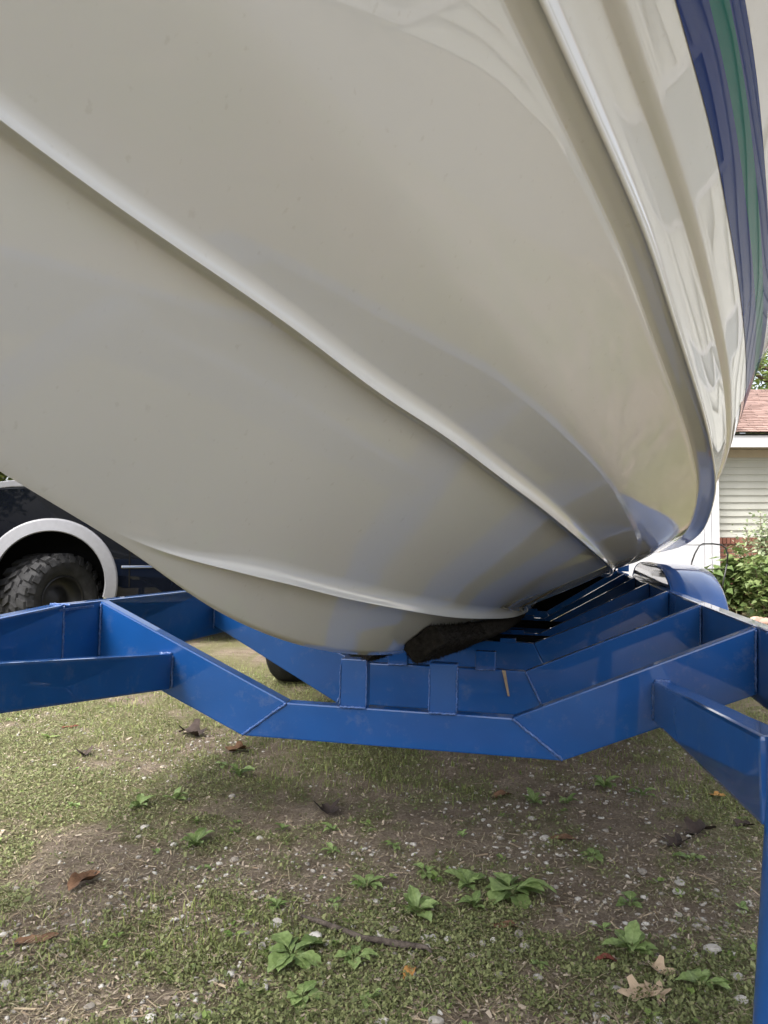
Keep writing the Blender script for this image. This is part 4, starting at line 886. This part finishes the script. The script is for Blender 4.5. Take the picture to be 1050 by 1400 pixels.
WEEDS = [(400, 1312, 105, 'large leafy weed left of the fallen stick', 13), (700, 1222, 112, 'largest clump of leafy weed right of the middle of the dirt', 14), (570, 1246, 82, 'leafy rosette weed above the stick with a dry petal', 11),
 (640, 1212, 72, 'leafy weed just left of the largest clump', 9), (648, 1238, 52, 'small leafy weed below the clump left of the largest', 7), (862, 1302, 86, 'leafy weed beside the red dead leaf', 10), (485, 1316, 62, 'spread leafy weed just under the fallen stick', 9),
 (412, 1366, 66, 'leafy weed below the large one at the bottom', 8), (502, 1211, 52, 'leafy weed above the middle of the fallen stick', 7), (582, 1198, 48, 'leafy weed above the rosette with the dry petal', 7), (960, 1352, 72, 'flat pale weed near the blue leg', 8),
 (738, 1316, 36, 'lone three-leaved weed right of the stick', 4), (862, 1238, 52, 'small weed on the bare dirt right of the gravel', 7), (810, 1178, 44, 'small weed on bare dirt under the right arm', 6), (945, 1178, 46, 'weed beside the dark dead leaves', 6),
 (775, 1098, 46, 'bright weed in the shade under the right arm', 7), (730, 1096, 46, 'weed in the shade left of the bright one', 7), (826, 1080, 54, 'weed at the edge of the shade under the right arm', 7), (878, 1090, 48, 'weed near the bright grass on the right', 7),
 (540, 1162, 40, 'small weed in the shade below the trailer middle', 6), (632, 1143, 26, 'tiny upright weed in the shade', 4), (456, 1136, 36, 'weed right of the dark curled leaf', 5), (385, 1134, 30, 'small weed left of the dark curled leaf', 5), (455, 1168, 34, 'upright weed below the dark curled leaf', 4),
 (378, 1244, 46, 'small weed above the left end of the stick', 6), (455, 1236, 38, 'weed above the left half of the stick', 5), (267, 1154, 58, 'low weed left of the middle in the moss', 8), (278, 1187, 32, 'small weed under the low one in the moss', 4), (326, 1064, 46, 'weed near the left knee of the crossmember', 6),
 (305, 1049, 28, 'tiny weed just below the left knee of the crossmember', 4), (190, 1104, 54, 'pale weed in the bright grass at left', 7), (240, 1097, 40, 'weed right of the pale one at left', 5), (100, 1103, 30, 'small upright weed at far left', 4), (1012, 1243, 34, 'single-leaf weed beside the blue leg', 3), (825, 1272, 30, 'small weed above the one by the red leaf', 5), (505, 1372, 48, 'weed at the bottom centre', 6), (332, 1352, 34, 'weed at the bottom left of the large one', 5)]
for px, py, s, lb, nl in WEEDS: build_weed(px, py, s, lb, nl)

# dead leaves
def dead_leaf(px, py, size, m, label, curl=.5, lobes=0, seed=0):
    rs = random.Random(seed); p = on_ground(px, py); s = size*p.y/1060/2; p.z = float(zg(p.x, p.y))+.004; n = 22; V = [(0, 0, 0)]; F = []
    for ring in (.5, 1):
        for i in range(n):
            a = 2*math.pi*i/n; r = ring*(1+(.32*math.cos(lobes*a) if lobes else .12*math.cos(2*a))+rs.uniform(-.08, .08)); x, y = r*math.cos(a)*1.15, r*math.sin(a)*(.85 if lobes else .6)
            V.append((x, y, curl*(abs(y)**1.4)*.9+.18*math.sin(3*x+seed)*curl+rs.uniform(-.05, .05)))
    for i in range(n): j = (i+1) % n; F += [(0, 1+i, 1+j), (1+i, 1+n+i, 1+n+j, 1+j)]
    me = mesh('dead_leaf', [(x*s, y*s, z*s) for x, y, z in V], F, M[m], True)
    zmin = min(v.co.z for v in me.vertices)
    o = empty('dead_leaf', p-Vector((0, 0, zmin*.7)), rs.random()*6.28, label, 'leaf', 'dead leaves')
    link('blade', me, o); link('stalk', tube('stalk', [(s*.9, 0, .002), (s*1.3, s*.08, s*.05), (s*1.6, s*.2, s*.12)], [.0016, .0012, .0008], M['twig'], 5), o)
DL = [(115, 1207, 44, 'leaf_brown', 'large brown curled dead leaf at left', .9, 0), (448, 1111, 34, 'leaf_dark', 'dark curled dead leaf left of the shade', 1.0, 5), (116, 1032, 22, 'leaf_dark', 'small dark dead leaf at far left', .8, 5), (262, 1007, 34, 'leaf_dark', 'dark dead leaves just under the left tongue beam', .8, 5),
 (326, 1028, 26, 'leaf_brown', 'brown dead leaf under the left knee of the crossmember', .6, 5), (687, 1085, 30, 'leaf_brown', 'reddish brown dead leaf in the shade', .6, 0), (956, 1140, 34, 'leaf_dark', 'dark crumpled dead leaf at right', 1, 5), (926, 1158, 30, 'leaf_dark', 'second dark dead leaf, lower left of its pair', 1, 5),
 (875, 1362, 46, 'leaf_tan', 'large pale tan dead leaf at the bottom right', .5, 5), (898, 1362, 34, 'leaf_tan', 'tan dead leaf right of the large pale one', .6, 5), (900, 1331, 32, 'leaf_tan', 'tan curled leaf above the pale pair', .7, 5), (829, 1316, 24, 'leaf_red', 'dark red dead leaf beside a weed', .8, 0),
 (560, 1333, 28, 'leaf_orange', 'orange and cream dead leaf below the stick', .8, 0), (980, 1090, 18, 'leaf_orange', 'small orange leaf in the bright grass at right', .5, 5), (96, 996, 18, 'leaf_red', 'small rusty leaf in the bright grass at left', .5, 0), (48, 1284, 44, 'leaf_brown', 'flat brown leaf at the left edge', .3, 0),
 (690, 1266, 30, 'leaf_brown', 'narrow brown leaf below the largest weed clump', .5, 0), (770, 1150, 30, 'leaf_brown', 'flat brown bark-like leaf on the bare dirt', .3, 0), (577, 1241, 13, 'leaf_tan', 'small pale leaf lying in the rosette weed', .6, 0), (1016, 1133, 22, 'leaf_dark', 'dark leaf beside the top of the blue leg', .7, 5), (668, 1232, 16, 'leaf_tan', 'small cream leaf beside the largest weed clump', .7, 0)]
for k, a in enumerate(DL): dead_leaf(a[0], a[1], a[2], a[3], a[4], a[5], a[6], k+3)

# fallen stick
pts = [on_ground(px, py) for px, py in ((412, 1259), (440, 1270), (470, 1280), (495, 1289), (520, 1296), (548, 1299), (570, 1301), (584, 1306), (590, 1311))]
base = pts[4].copy(); base.z = float(zg(base.x, base.y))
pp = [Vector((p.x-base.x, p.y-base.y, float(zg(p.x, p.y))-base.z+.014+.003*math.sin(i*2))) for i, p in enumerate(pts)]
st = link('fallen_stick', tube('fallen_stick', pp, [.004, .0065, .0075, .007, .0078, .0085, .007, .005, .003], M['twig'], 8), None, base)
tag(st, 'long grey-brown stick lying on the dirt', 'stick')
# pale splinter of wood leaning on the second crossmember
V = [(-.003, 0, -.02), (.004, .001, -.022), (.010, 0, .085), (-.004, -.002, .09), (-.003, -.006, -.018), (.004, -.006, -.02), (.010, -.007, .08), (-.004, -.007, .084)]
sp = link('wood_splinter', mesh('wood_splinter', V, [(0, 1, 2, 3), (7, 6, 5, 4), (0, 4, 5, 1), (1, 5, 6, 2), (2, 6, 7, 3), (3, 7, 4, 0)], M['leaf_tan']))
sp.matrix_world = Matrix.Translation(Vector((0, 0, CAM_H))+TR @ Vector((-.214, 3.296, -.605))) @ TR.to_4x4() @ Matrix.Rotation(math.radians(-13), 4, 'Y')
tag(sp, 'pale splinter of wood stuck on the second crossmember', 'splinter')
